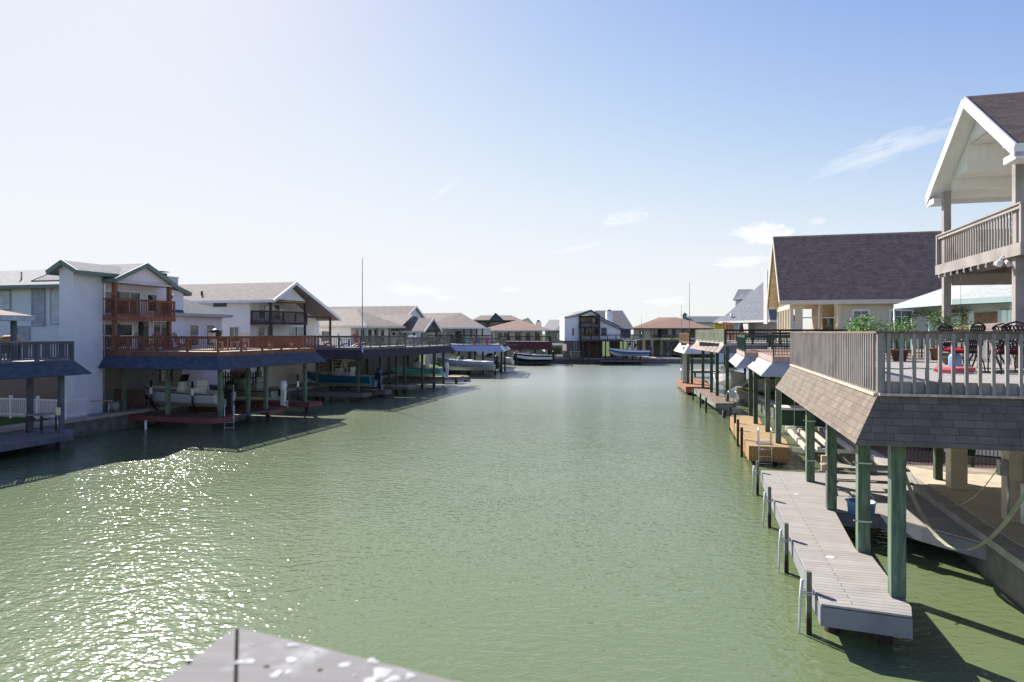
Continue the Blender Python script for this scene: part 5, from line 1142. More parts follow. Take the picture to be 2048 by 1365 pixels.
m = MB(); m.slab([Q(1084,139,z=6.0), Q(1108,139,z=5.9), Q(1150,139,z=8.8), Q(1104,152,z=8.9)], .12) if 0 else m.slab([Q(1084,139.5,py=661), Q(1109,137.5,py=661), Q(1132,146,py=640), Q(1098,149,py=640)], .12); m.slab([Q(1109,137.5,py=661), Q(1160,139,py=661), Q(1150,147,py=640), Q(1132,146,py=640)], .12); m.build('roof', sh_grey, h9)
win(h9, Q(1121,140,z=4.6), V((1,0,0)), V((0,-1,0)), 1.2, .9, mull=(2,1)); MB().prism([Q(1085,139.8),Q(1130,139.8),Q(1130,139.9),Q(1085,139.9)], 2.6, 3.1).build('band', white, h9)
MB().prism([Q(1128,139.7), Q(1150,139.7), Q(1150,139.9), Q(1128,139.9)], .85, 2.6).build('garage_door', white, h9)
t = thing('shrub', 'round bright green shrub on the far bank in front of the sage grey house', 'shrub', Q(1111,123,z=.8))
m = MB(); rg = random.Random(9)
for k in range(10): a = rg.uniform(0,6.28); m.leaves((math.cos(a)*.6, math.sin(a)*.6, rg.uniform(.6,1.5)), .75, 170, .11, rg)
m.build('foliage', leafmat('shrub leaf', (0.06,0.15,0.02)), t, world=False); MB().tube([(0,0,0),(0.05,0,.8)], .08, 6).build('trunk', darkwood, t, world=False)
# --- central tall white house
hc = thing('house', 'tall white house with black framed porches across the end of the canal', 'house', Q(1190,120,z=.85))
ww = siding('bright white siding', (0.84,0.85,0.86), .2); YC = 119.0
def bxp(mb, p0, p1, Y0, Y1, z0, z1): return mb.prism([Q(p0,Y0), Q(p1,Y0), V((Q(p1,Y0).x, Y1, 0)), V((Q(p0,Y0).x, Y1, 0))], z0, z1)
ZP = lambda py, Y=YC: H+(HZ-py)*Y/F
m = MB(); bxp(m, 1129, 1157, YC, YC+12, ZP(682), ZP(633)); m.build('wall', ww, hc)
m = MB(); bxp(m, 1157.3, 1200, YC+1.6, YC+12, ZP(682), ZP(631)); m.build('porch_wall', siding('pale sage panel', (0.42,0.46,0.46), .6, vert=True), hc)
m = MB(); a = Q(1200.3,YC+.8); 
m.slab([Q(1200.3,YC+.8,z=ZP(682)), Q(1262,YC+.8,z=ZP(682)), Q(1262,YC+.8,z=ZP(657)), Q(1240,YC+.8,z=ZP(655)), Q(1200.3,YC+.8,z=ZP(636))], 10, (0,1,0)); m.build('wing_wall', ww, hc)
m = MB(); bxp(m, 1163, 1205, YC+3, YC+10, .85, ZP(683)); bxp(m, 1226, 1240, YC+5, YC+10, .85, ZP(683)); m.build('shade_block', MATS['painted shade boards'], hc)  # dark blocks added to paint in the shade beneath the house
m = MB(); bxp(m, 1129, 1266, YC+.2, YC+12, ZP(683), ZP(682.1)); m.build('floor_slab', weathered, hc)
m = MB(); bxp(m, 1133, 1160, YC+.5, YC+10, .85, ZP(683)); m.build('lower_wall', siding('tan lower boards', (0.25,0.22,0.19), .2, vert=True), hc)
gab(hc, 1158, 1200, 1181.5, YC-.4, 12, ZP(631), ZP(620), sh_grey, ww, blk)
m = MB(); m.slab([Q(1127,YC-.4,z=ZP(636)), Q(1160,YC-.4,z=ZP(631)), Q(1181,YC+.4,z=ZP(620)), Q(1163,YC+8,z=ZP(621)), Q(1140,YC+8,z=ZP(628))][:3]+[Q(1150,YC+8,py=624)], .1, -ZZ); m.build('roof', sh_grey, hc)
m = MB(); m.slab([Q(1268,YC+.3,py=658), Q(1240,YC+.3,py=658), Q(1186,YC+.3,py=632), Q(1190,YC+9,py=621.5), Q(1245,YC+9,py=621.5)], .15, -ZZ); m.build('roof', bricky('charcoal grey shingles', (0.10,0.10,0.115), (0.13,0.13,0.145), (0.07,0.07,0.08), .3,.16), hc)
m = MB(); m.beam(Q(1199,YC+.25,py=634), Q(1240,YC+.25,py=654.5), .1,.2); m.build('fascia', blk, hc)
m = MB(); bxp(m, 1214, 1225, YC+1.5, YC+3.5, ZP(660), ZP(622)); ch = m.build('chimney', ww, hc); m = MB(); bxp(m, 1217, 1222, YC+2, YC+3, ZP(621.9), ZP(619)); m.build('chimney_cap', blk, ch)
for px in (1161, 1199):
    m = MB(); m.post(Q(px,YC-.6), .22, .85, ZP(631)); m.build('post', blk, hc)
m = MB(); m.post(Q(1183,YC-.6), .12, ZP(680), ZP(634)); m.build('post', blk, hc)
for py in (653.5, 657.0): pass
m = MB(); bxp(m, 1158, 1200, YC-.8, YC+1.6, ZP(655.5), ZP(654)); bf = m.build('balcony_floor', blk, hc)
railing(hc, [Q(1159,YC+1), Q(1159,YC-.7), Q(1199.5,YC-.7), Q(1199.5,YC+1)], ZP(654), .85, dkp, sp=.3, every=1.8)
m = MB(); m.beam(Q(1158,YC-.6,py=633), Q(1201,YC-.6,py=633), .2,.2); m.build('porch_beam', blk, hc)
for px, py, w, h in ((1166,640,.8,1.2),(1176,640,.8,1.2),(1190,641,.9,1.4),(1166,664,.8,1.2),(1178,665,1.6,1.3),(1192,664,.8,1.4)): win(hc, Q(px,YC+1.6,py=py), V((1,0,0)), V((0,-1,0)), w, h, blk)
win(hc, Q(1208,YC+.8,py=664), V((1,0,0)), V((0,-1,0)), .9, 1.4, greywall, mull=(1,2)); win(hc, Q(1251,YC+.8,py=668), V((1,0,0)), V((0,-1,0)), 1.6, 1.3, blk); win(hc, Q(1146,YC,py=664), V((1,0,0)), V((0,-1,0)), .35, 1.3, alu)
m = MB()
for px in (1149,1153): m.tube([Q(px,YC-.1,z=.9), Q(px,YC-.1,py=655)], .04, 6)
m.build('downspout', white, hc)
deck('dark timber deck across the front of the tall white house', [Q(1163,113), Q(1284,113), Q(1284,118), Q(1163,118)], ZP(680,113), [], [(3,0,1)], dict(floor=grey_boards, rail=dkp, skirt=sh_dark),
     [Q(1166,113.3), Q(1178,113.3), Q(1211,113.3), Q(1246,113.3), Q(1265,113.3), Q(1281,113.3), Q(1225,117), Q(1255,117), Q(1270,117)], rh=.85, rk=dict(sp=.2,every=1.5), pm=dkp, rim=.3)
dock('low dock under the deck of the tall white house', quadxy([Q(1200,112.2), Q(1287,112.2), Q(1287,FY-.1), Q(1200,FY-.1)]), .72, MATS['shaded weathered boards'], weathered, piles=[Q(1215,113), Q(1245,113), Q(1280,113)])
t = thing('wooden_stair', 'dark closed timber stair bay under the deck of the tall white house', 'stair', Q(1180,114,z=.85))
m = MB()
for i in range(9): m.box(Q(1180,115).x-1.6+i*.35, Q(1180,115).x-1.6+(i+1)*.35+.02, 114.6, 116.4, .9+i*.32, .95+i*.32)
m.build('treads', weathered, t); m = MB(); m.beam(Q(1180,114.6)+V((-1.6,0,.9)), Q(1180,114.6)+V((1.6,0,3.8)), .06,.25); m.build('stringer', darkwood, t)
t = thing('dock_shed', 'small dark wooden deck box at the waterside left of the low dock', 'box', Q(1150,114,z=.8))
m = MB(); bxp(m, 1142, 1161, 113.6, 115, .82, 2.0); m.build('box_body', weathered, t); m = MB(); bxp(m, 1141, 1162, 113.5, 115.1, 2.0, 2.08); m.build('lid', darkwood, t)
t = thing('kayak', 'red kayak stored on end under the deck of the tall white house', 'kayak', Q(1252,117.5,z=.85), 0)
MB().lathe((0,0,.6), [(.01,0),(.2,.4),(.32,1.1),(.32,1.6),(.2,2.2),(.01,2.6)], 12, ax=(.35,0,1)).build('hull', redp, t, world=False); MB().box(-.3,.3,-.3,.3,0,.6).build('stand', blk, t, world=False)
# --- tan house on stilts, right of centre
hr_ = thing('house', 'tan stilt house with orange brown hip roof right of the tall white house', 'house', Q(1340,130,z=.85))
YR = 128.0
tanw = siding('tan panel siding', (0.36,0.33,0.26), 1.2, vert=True)
m = MB(); m.prism([Q(1267,YR), Q(1322,YR), Q(1322,YR+10), Q(1267,YR+10)], ZP(681,YR), ZP(657,YR)); m.build('wall', siding('cream clapboard', (0.62,0.62,0.52), .2), hr_)
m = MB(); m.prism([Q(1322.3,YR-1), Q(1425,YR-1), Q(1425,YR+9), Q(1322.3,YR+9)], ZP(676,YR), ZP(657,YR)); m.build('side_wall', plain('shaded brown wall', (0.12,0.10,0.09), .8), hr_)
hip(hr_, [Q(1428,YR-2.5), Q(1425,YR+16), Q(1262,YR+16), Q(1262,YR-2.5)], (Q(1354,YR+5), Q(1318,YR+6)), ZP(657,YR), ZP(635,YR+5), sh_orange, plain('dark brown gutter', (0.12,0.08,0.06), .6), ov=.1)
for px in (1283,1305,1313,1319,1340,1356,1372): win(hr_, Q(px,YR-(1.0 if px > 1322 else 0),py=667), V((1,0,0)), V((0,-1,0)), .7, 1.5, tanwood)
for i, px in enumerate((1288,1304,1323,1336)):
    m = MB(); m.post(Q(px,YR+.5), .55 if px < 1310 else .45, .85, ZP(681,YR)); m.build('column', colm, hr_)
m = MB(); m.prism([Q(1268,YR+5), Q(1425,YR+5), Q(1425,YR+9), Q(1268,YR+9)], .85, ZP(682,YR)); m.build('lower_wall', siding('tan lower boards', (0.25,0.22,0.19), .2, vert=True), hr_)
t = thing('wooden_stair', 'weathered outdoor stair rising to the balcony of the tan stilt house', 'stair', Q(1335,125,z=.85))
x0 = Q(1325,125).x
m = MB()
for i in range(11): m.box(x0+i*.22, x0+i*.22+.28, 124.4, 125.6, .9+i*.27, .94+i*.27)
m.build('treads', weathered, t)
for y in (124.4,125.6): m = MB(); m.beam((x0,y,.9),(x0+2.6,y,4.0), .06,.25); m.beam((x0,y,1.8),(x0+2.6,y,4.9), .06,.08); m.build('stringer', weathered, t)
deck('weathered balcony deck on posts beside the tan stilt house', [Q(1323,124), Q(1420,124), Q(1420,127), Q(1323,127)], 3.85, [], [(3,0)], dict(floor=grey_boards, rail=weathered, skirt=sh_dark), [Q(1326,124.3), Q(1341,124.3), Q(1360,124.3), Q(1385,124.3), Q(1410,124.3)], rh=.95, rk=dict(sp=.22,every=1.6), pm=weathered)
m = MB()
hf = thing('house', 'long low grey roofed building with a small cupola on the skyline', 'building', Q(1420,210,z=.85))
m.prism([Q(1375,210), Q(1480,210), Q(1480,222), Q(1375,222)], .85, ZP(644,210)); m.build('wall', white, hf)
m = MB(); m.slab([Q(1368,209,py=645), Q(1500,209,py=645), Q(1500,216,py=633), Q(1372,216,py=633)], .2); m.build('roof', bricky('green grey shingles', (0.12,0.14,0.14), (0.15,0.17,0.17), (0.09,0.1,0.1), .4,.2), hf)
m = MB(); m.post(Q(1369,214), 1.2, ZP(640,210), ZP(631,214)); cu = m.build('cupola', plain('blue green paint', (0.15,0.3,0.33), .5), hf); c = Q(1369,214); m = MB(); m.lathe(V((c.x,c.y,ZP(631,214))), [(1.3,0),(.05,.9)], 4, smooth=False); m.build('cupola_roof', sh_grey, cu)
hb = thing('house', 'pale blue house with a yellow window beyond the slate hip roof', 'house', Q(1450,95,z=.85))
m = MB(); m.prism([Q(1430,100), Q(1475,100), Q(1475,110), Q(1430,110)], .85, ZP(645,100)); m.build('wall', siding('pale blue siding', (0.5,0.6,0.7), .2), hb)
m = MB(); m.slab([Q(1424,99,py=646), Q(1480,99,py=646), Q(1480,106,py=633), Q(1440,106,py=634)], .12); m.build('roof', sh_grey, hb)
win(hb, Q(1437,100,py=654), V((1,0,0)), V((0,-1,0)), 1.1, .8, plain('yellow paint', (0.8,0.55,0.05), .5), gm=plain('yellow panel', (0.7,0.45,0.04), .5))
win(hb, Q(1460,100,py=655), V((1,0,0)), V((0,-1,0)), 1.1, .8)
for px, py, Y in ((1424,612,118),(1364,612,100),(1379,565,58),(1298,612,140)):
    pass
for i, (px, pyt, Y, zb) in enumerate(((1379,566,63,.6),(1362.5,611,66,.6),(1283,632,121,4))):
    t = thing('flagpole', ['tallest thin mast on the right bank','shorter thin mast just left of the tallest one on the right bank','thin dark mast behind the deck of the tall white house'][i], 'mast', Q(px,Y,z=zb))
    top = Q(px,Y,py=pyt); m = MB(); m.tube([Q(px,Y,z=zb), top], .045, 6, r2=.02); m.build('mast', mastm, t)
    m = MB(); m.tube([Q(px,Y,z=zb), Q(px,Y,z=zb+1.2)], .05, 6); m.build('socket', alu, t)
# ================================================================== RIGHT BANK beyond the near lots
sh_taupe = bricky('taupe shingles', (0.27,0.22,0.19), (0.33,0.275,0.24), (0.17,0.14,0.12), .3,.14,.007, var=.15)
sage = wood('sage green paint', (0.28,0.30,0.22), var=.12)
mtR3 = dict(floor=plain('pale tile', (0.45,0.4,0.33), .8), rail=sage, rim=plain('cream rim', (0.55,0.52,0.42), .6), skirt=sh_taupe)
a, b = Q(1447.7,46), Q(1391,58)
dd = (b-a).normalized(); nn = V((dd.y,-dd.x,0))
dR3 = deck('sage railed deck with taupe shingle skirt over the bow-on white boat', [a, b, b+nn*9, a+nn*9], 4.6, [0,3], [(0,)], mtR3,
     [G(1406,776), G(1423,785), G(1434.5,792), G(1454.5,803), a+dd*2+nn*5, a+dd*8+nn*5], zs=(4.42,3.93,.45), rh=.9, rk=dict(sp=.11,bw=.045,every=1.6), pm=dkgreen_post, pw=.22)
railing(dR3, [a+nn*9, a+nn*.1], 4.6, .9, blk, sp=.2, bw=.03, every=1.8)
dock('weathered brown dock with a green rim in front of the bow-on white boat', quadxy([G(1384.6,777), G(1431,807), G(1464.6,807), W(47.3,2.6), W(56.5,1.2)]), .75, bricky('brown weathered boards', (0.2,0.14,0.11), (0.25,0.18,0.15), (0.06,0.05,0.04), 4,.14), wood('sage dock rim', (0.2,0.24,0.19)), piles=[G(1448,812), G(1405,788)], pd=D3)
for i, (px, py) in enumerate(((1389,782),(1404,794),(1415.5,803))):
    pp = G(px,py); t = thing('stub_post', 'dark stub post on the edge of the weathered brown dock, %s' % ('farthest away','middle one of three','nearest the viewer')[i], 'post', V((pp.x,pp.y,0)), group='stub posts on the brown dock')
    m = MB(); m.post(pp-N3*.1, .12, -.6, .95); m.build('post', darkwood, t); m = MB(); m.post(pp-N3*.1, .14, .95, .98); m.build('cap', darkwood, t)
ladder('aluminium ladder at the corner of the weathered brown dock', G(1466,806), (N3*.4-D3).normalized())
a4, b4 = Q(1378,60), Q(1358.5,68); d4 = (b4-a4).normalized(); n4 = V((d4.y,-d4.x,0))
whsh = bricky('white metal shingles', (0.68,0.68,0.67), (0.74,0.74,0.73), (0.6,0.6,0.6), .5,.25,.004, var=.05)
dR4 = deck('far brown railed deck with a plain white skirt', [a4, b4, b4+n4*7, a4+n4*7], 4.38, [0,3], [(0,)], dict(floor=sun_boards, rail=wood('orange brown stain', (0.24,0.13,0.06)), skirt=whsh),
     [Q(1376,60.6), Q(1384,60.9), Q(1369,66)], zs=(4.2,3.45,.5), rh=.85, rk=dict(sp=.2,bw=.05,every=1.5), pm=dkgreen_post)
railing(dR4, [a4+n4*7, a4+n4*.05], 4.38, .85, dkp, sp=.2, every=1.8)
t = thing('column', 'wide pale square column on the orange dock', 'column', Q(1370,61,z=.7)); m = MB(); m.post(Q(1370,61.5), .42, .7, 4.0); m.build('shaft', plain('pale column', (0.62,0.55,0.45), .8), t); m = MB(); m.post(Q(1370,61.5), .5, .7, .82); m.build('plinth', concrete, t)
dock('orange brown dock below the plain white skirt', quadxy([G(1353,757.5), G(1372,773), Q(1425,57), Q(1410,67)]), .72, bricky('orange boards', (0.32,0.16,0.09), (0.37,0.19,0.115), (0.1,0.05,0.03), 4,.14), wood('orange rim', (0.28,0.13,0.07)), thick=.5, piles=[Q(1375,59), Q(1363,66)])
dock('small plank dock beyond the orange one', quadxy([Q(1384,80), Q(1440,80), Q(1440,82), Q(1384,82)]), .8, sun_boards, weathered, piles=[Q(1390,80.5)])
# slate hip roofed house
hs = thing('house', 'slate blue grey hip roofed house with timber porch posts on the right bank', 'house', W(63,9,.85))
sh_slate = bricky('slate grey shingles', (0.12,0.135,0.155), (0.17,0.185,0.21), (0.07,0.08,0.09), .3,.15,.01, var=.2)
e0, e1, e2, e3 = Q(1437,68,py=645), Q(1540,60,py=637), Q(1600,72,py=640), Q(1470,82,py=645)
for e in (e0,e1,e2,e3): e.z = 6.4
apx = Q(1528,70,py=563)
m = MB(); m.slab([e0,e1,apx], .1, -ZZ); m.slab([e1,e2,apx], .1, -ZZ); m.slab([e2,e3,apx], .1, -ZZ); m.slab([e3,e0,apx], .1, -ZZ); m.build('roof', sh_slate, hs)
m = MB()
for p, q in ((e0,e1),(e1,e2),(e3,e0)): m.beam(p-ZZ*.1, q-ZZ*.1, .05,.2)
m.build('fascia', white, hs)
m = MB(); m.slab([Q(1466,76,py=600), Q(1500,74,py=598), Q(1506,79,py=579), Q(1476,80,py=579)], .1, -ZZ); do = m.build('dormer_roof', sh_slate, hs); m = MB(); m.prism([Q(1471,77), Q(1500,76), Q(1500,79), Q(1471,80)], ZP(620,77), ZP(601,77)); m.build('dormer', white, hs)
m = MB(); m.prism([Q(1500,66), Q(1560,62), Q(1600,70), Q(1500,76)], .85, 6.25); m.build('wall', siding('lilac grey siding', (0.5,0.5,0.54), .2), hs)
for px in (1447,1453,1459,1466): m = MB(); m.post(Q(px,67.0-(px-1447)*.07), .2, 4.3, 6.3); m.build('post', tanwood, hs)
win(hs, Q(1511,65.3,py=655), V((.87,-.4,0)), V((-.4,-.87,0)), 1.2, 1.6, white)
m = MB(); m.tube([Q(1463,66.5,py=640), Q(1463,66.5,py=628)], .12, 8); m.build('vent_pipe', white, hs)
m = MB(); m.prism([Q(1527,57.5), Q(1534,57), Q(1536,59), Q(1529,59.5)], 6, ZP(541,58)); m.build('chimney', white, hs)
deck('brown porch deck of the slate hip roofed house', [Q(1440,64.5), Q(1530,60), Q(1545,64), Q(1455,69)], 4.3, [], [], dict(floor=sun_boards, rail=tanwood, skirt=sh_dark), [Q(1450,66), Q(1490,64)], rh=.9, pm=darkwood)
for i, px in enumerate((1462,1474,1487)):
    simple_chair('patio_chair', ('leftmost','middle','rightmost')[i]+' orange timber chair on the brown porch deck', Q(px,64.5,z=4.305), R(180), plain('orange timber', (0.45,0.2,0.07), .6), 'orange timber chairs on the brown porch deck')
t = thing('umbrella', 'closed brown patio umbrella on the brown porch deck', 'umbrella', Q(1483,65,z=4.3))
MB().lathe((0,0,1.0), [(.25,0),(.2,.3),(.1,.9),(.03,1.2)], 10).build('canopy', plain('brown canvas', (0.13,0.06,0.04), .9), t, world=False); MB().tube([(0,0,0),(0,0,2.3)], .03, 6).build('pole', darkwood, t, world=False); MB().lathe((0,0,0), [(.25,0),(.2,.08),(.03,.1)], 12).build('base', blk, t, world=False)
# big brown roofed house
hg = thing('house', 'cream house with a huge steep brown shingle roof and glazed gable end', 'house', W(53.5,8,.85))
U0, U1, UR, ZE, ZR = 49.4, 58.2, 53.6, 7.45, 12.35
MB().uv(49.9,57.7,9.3,22,.85,7.35).build('wall', cream_wall, hg)
m = MB(); r_ = m.slab([W(U0,5.4,ZE), W(U0,22.5,ZE), W(UR,22.5,ZR), W(UR,5.4,ZR)], .18); m.slab([W(U1,5.4,ZE-.1), W(U1,22.5,ZE-.1), W(UR,22.5,ZR), W(UR,5.4,ZR)], .18); ro = m.build('roof', sh_brown, hg)
ctrim = plain('cream trim', (0.68,0.62,0.47), .5, var=.05)
m = MB(); m.beam(W(U0,5.37,ZE-.12), W(UR,5.37,ZR-.12), .06,.34); m.beam(W(U1,5.37,ZE-.22), W(UR,5.37,ZR-.12), .06,.34); m.uv(U0-.05,U0,5.37,22.5,ZE-.28,ZE-.0); m.build('fascia', ctrim, ro)
m = MB(); m.slab([W(U0+.1,5.5,ZE-.2), W(U0+.1,9.5,ZE-.2), W(UR,9.5,ZR-.25), W(UR,5.5,ZR-.25)], .03); m.slab([W(U1-.1,5.5,ZE-.3), W(U1-.1,9.5,ZE-.3), W(UR,9.5,ZR-.25), W(UR,5.5,ZR-.25)], .03); m.build('soffit', plain('tan soffit', (0.5,0.4,0.26), .6), ro)
m = MB()
for u in (49.95,51.4,52.9,54.4,55.9,57.6):
    zt2 = ZE-.3+(ZR-ZE)*(1-abs(u-UR)/(UR-U0))*.95-.1; m.post(W(u,6.2), .22, 4.3, max(7.1, zt2), w2=.22)
m.uv(49.8,57.7,6.05,6.35,6.9,7.2); m.uv(50.5,56.8,6.1,6.3,8.6,8.75)
m.build('glazed_frame', ctrim, hg)
m = MB(); m.slab([W(50,9.2,7.3), W(57.6,9.2,7.3), W(UR,9.2,ZR-.5)], .1, N3); m.build('gable_wall', cream_wall, hg)
m = MB(); m.uv(49.9,49.95,6.4,6.9,4.3,7.2); m.uv(49.92,49.96,6.9,9.2,6.25,6.33); m.uv(49.9,50.0,7.9,8.0,4.3,7.2); m.uv(49.9,50.0,9.1,9.29,4.3,7.2); m.build('porch_screen_frame', ctrim, hg)
MB().uv(52.6,57.5,8.6,9.28,4.3,7.2).build('inner_wall', plain('tan wall', (0.33,0.27,0.2), .8), hg)
win(hg, W(52.6,9.0,5.6), N3, -D3, .8, 1.6, tanwood)
win(hg, W(49.9,10.5,5.95), N3, -D3, .85, 1.5, mull=(2,4), fw=.13); win(hg, W(49.9,12.9,5.95), N3, -D3, 1.2, 1.5, mull=(2,4), fw=.13)
MB().uv(49.7,57.7,5.6,10.6,4.1,4.3).build('porch_floor', grey_boards, hg)
dkR = thing('raised_deck', 'dark railed terrace in front of the huge brown roofed house', 'deck', W(47,6,4))
MB().uv(46.2,49.8,4.5,24,4.15,4.3).build('floor', sun_boards, dkR)
railing(dkR, [W(46.2,24), W(46.2,4.6), W(49.6,4.6)], 4.3, 1.0, blk, sp=.16, bw=.025, every=1.8, pw=.08)
for v in (5,9,13,17,21): m = MB(); m.post(W(46.5,v), .2, .85, 4.14); m.build('post', dkgreen_post, dkR)
# dark wall added behind the pavilion so the gap under the deck reads dark
t = thing('board_fence', 'dark board backdrop added as shade beyond the iron fence', 'fence', W(29,9,.9))
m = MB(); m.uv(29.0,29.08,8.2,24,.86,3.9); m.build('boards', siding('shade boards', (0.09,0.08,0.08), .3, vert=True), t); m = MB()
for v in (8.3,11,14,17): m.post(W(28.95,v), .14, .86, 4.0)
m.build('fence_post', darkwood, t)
for i, (px, py) in enumerate(((913,765),(931,763.5))):
    p = G(px,py,0.0); t = thing('water_bird', ('left','right')[i]+' one of two small dark birds floating on the canal by the turquoise boat', 'bird', p, R(20))
    m = MB(); m.lathe((-.22,0,.04), [(.01,0),(.09,.1),(.11,.22),(.07,.38),(.01,.46)], 10, ax=(1,0,0)); m.tube([(.15,0,.06),(.2,0,.2),(.27,0,.24)], .03, 6, r2=.02); m.tube([(.27,0,.24),(.36,0,.23)], .012, 5, r2=.004); m.build('body', blk, t, world=False)
# ================================================================== the viewer's own railing corner
dirtm = plain('brown speck', (0.12,0.07,0.05), .9)
fr = thing('deck_railing', 'weathered grey railing corner with white bird droppings at the bottom of the picture', 'railing', (-.5,1.27,4.7))
def capmat():
    m, t, b = base('silvered rail board', 0.9, 0, .1)
    g = t.a('ShaderNodeTexCoord'); mp = t.a('ShaderNodeMapping'); mp.inputs['Scale'].default_value = (3, 26, 8); mp.inputs['Rotation'].default_value = (0,0,R(24)); t.k(g.outputs['Object'], mp.inputs[0])
    n = t.a('ShaderNodeTexNoise', Scale=1.0, Detail=6.0); t.k(mp.outputs[0], n.inputs['Vector'])
    n2 = t.a('ShaderNodeTexNoise', Scale=9.0, Detail=6.0); t.k(g.outputs['Object'], n2.inputs['Vector'])
    c = mixc(t, ramp(t, n.outputs[0], .3, .7), (0.225,0.22,0.205), (0.28,0.273,0.255)); t.k(mixc(t, ramp(t, n2.outputs[0], .6, .8), c, (0.5,0.5,0.5)), b.inputs['Base Color'])
    bp = t.a('ShaderNodeBump', Strength=.5, Distance=.004); t.k(n.outputs[0], bp.inputs['Height']); t.k(bp.outputs[0], b.inputs['Normal']); return m
cm = capmat(); zc = 4.75
c0_ = G(474,1253,zc); e1 = G(930,1366,zc); e2 = G(318,1366,zc)
dr_ = (e1-c0_).normalized(); dl = (e2-c0_).normalized(); inn = (dr_+dl).normalized()
wd = .30
c0_.z = 0; P0, P1, P2 = c0_, c0_+dr_*1.6, c0_+dl*1.4
q1 = V((dr_.y,-dr_.x,0)); q1 = q1 if q1.dot(dl) > 0 else -q1
q2 = V((dl.y,-dl.x,0)); q2 = q2 if q2.dot(dr_) > 0 else -q2
# inner corner: intersection of the two inner edges
A = P0+q1*wd; Bq = P0+q2*wd; den = dr_.x*dl.y-dr_.y*dl.x; s_ = ((Bq.x-A.x)*dl.y-(Bq.y-A.y)*dl.x)/den; IC = A+dr_*s_
J = G(471,1366,zc); J.z = 0; jd = (J-P0).normalized(); gapv = V((.0025,0,0))
k_ = (IC-P0).length; JE = P0+jd*k_
MB().prism([P0+gapv, P1, P1+q1*wd, IC+dr_*.001+gapv*2, JE+gapv], zc-.045, zc).build('cap_rail', cm, fr, bev=.004)
MB().prism([P0-gapv, JE-gapv, IC-gapv*2 if 0 else JE-gapv*1.1-ZZ*0, P2+q2*wd, P2], zc-.045, zc-.001).build('cap_rail', cm, fr, bev=.004)
inset = P0+(IC-P0)*.5
MB().beam(P0+jd*.012+ZZ*(zc-.0085), JE+ZZ*(zc-.0085), .0052, .018).build('joint_strip', plain('dark joint filler', (0.02,0.02,0.02), 1.0, spec=0.0), fr)
MB().post(inset, .1, 1, zc-.075, dr_, q1).build('post', greywood, fr)
MB().beam(inset+dr_*.06-ZZ*.1+ZZ*zc, P1+q1*wd/2+ZZ*(zc-.1), .04,.09).build('top_rail', greywood, fr)
MB().beam(inset+dl*.06-ZZ*.1+ZZ*zc, P2+q2*wd/2+ZZ*(zc-.1), .04,.09).build('top_rail', greywood, fr)
for k in range(1, 9):
    for dd_, ww_ in ((dr_, q1), (dl, q2)): MB().post(inset+dd_*k*.14, .035, zc-.98, zc-.146, dd_, ww_).build('baluster', greywood, fr)
drp = plain('chalky white dropping', (0.48,0.48,0.45), .95, var=.4, sc=70)
rg = random.Random(4)
for px, py, a_, b_ in ((491,1323,.022,.013),(586,1290,.016,.008),(582,1320,.018,.010),(552,1349,.014,.013),(576,1345,.009,.007),(690,1330,.020,.009),(745,1322,.016,.010),(765,1345,.03,.018),(785,1360,.02,.012),(821,1352,.016,.010),(740,1362,.02,.01),(632,1302,.008,.004),(710,1352,.006,.004),(505,1290,.004,.003)):
    a_ *= .62; b_ *= .66; c = G(px,py,zc+.0006); n_ = 18; pts = []
    for k in range(n_):
        an = 2*math.pi*k/n_; rr = 1+.25*math.sin(an*2+px)+.15*math.sin(an*3+py)+.08*rg.uniform(-1,1); pts.append(c+V((math.cos(an)*a_*rr, math.sin(an)*b_*rr*1.2, 0)))
    m = MB(); m.add([p for p in pts]+[c+(p-c)*.85+ZZ*.0004 for p in pts]+[c+ZZ*.0005], [(i,(i+1)%n_,n_+(i+1)%n_,n_+i) for i in range(n_)]+[(n_+i,n_+(i+1)%n_,2*n_) for i in range(n_)], True); m.build('bird_dropping', drp, fr)
for px, py in ((378,1324),(533,1333),(640,1340)):
    c = G(px,py,zc+.0005); MB().lathe(c, [(.0045,0),(.003,.0012),(.0005,.0016)], 9).build('debris', dirtm, fr)
# ================================================================== SKY, SUN, CAMERA
AZ, EL = R(-30.5), R(36)
sc_ = bpy.context.scene
w = bpy.data.worlds.new('World'); sc_.world = w; w.use_nodes = True; wt = NT(w); wt.n.clear()
sky = wt.a('ShaderNodeTexSky', sky_type='NISHITA', sun_disc=False); sky.sun_elevation = EL; sky.sun_rotation = AZ; sky.air_density = 1.0; sky.dust_density = 0.25; sky.ozone_density = 2.0; sky.altitude = 0
tc = wt.a('ShaderNodeTexCoord')
def vm(op, a, b=None):
    n = wt.a('ShaderNodeVectorMath', operation=op)
    for i, x in enumerate((a, b)):
        if x is None: continue
        if isinstance(x, (tuple, Vector)): n.inputs[i].default_value = tuple(x)
        else: wt.k(x, n.inputs[i])
    return n.outputs['Value'] if op == 'DOT_PRODUCT' else n.outputs[0]
def mt(op, a, b=None, c=None, cl=False):
    n = wt.a('ShaderNodeMath', operation=op); n.use_clamp = cl
    for i, x in enumerate((a, b, c)):
        if x is None: continue
        if isinstance(x, (int, float)): n.inputs[i].default_value = x
        else: wt.k(x, n.inputs[i])
    return n.outputs[0]
DIR = vm('NORMALIZE', tc.outputs['Generated'])
cl_total = None
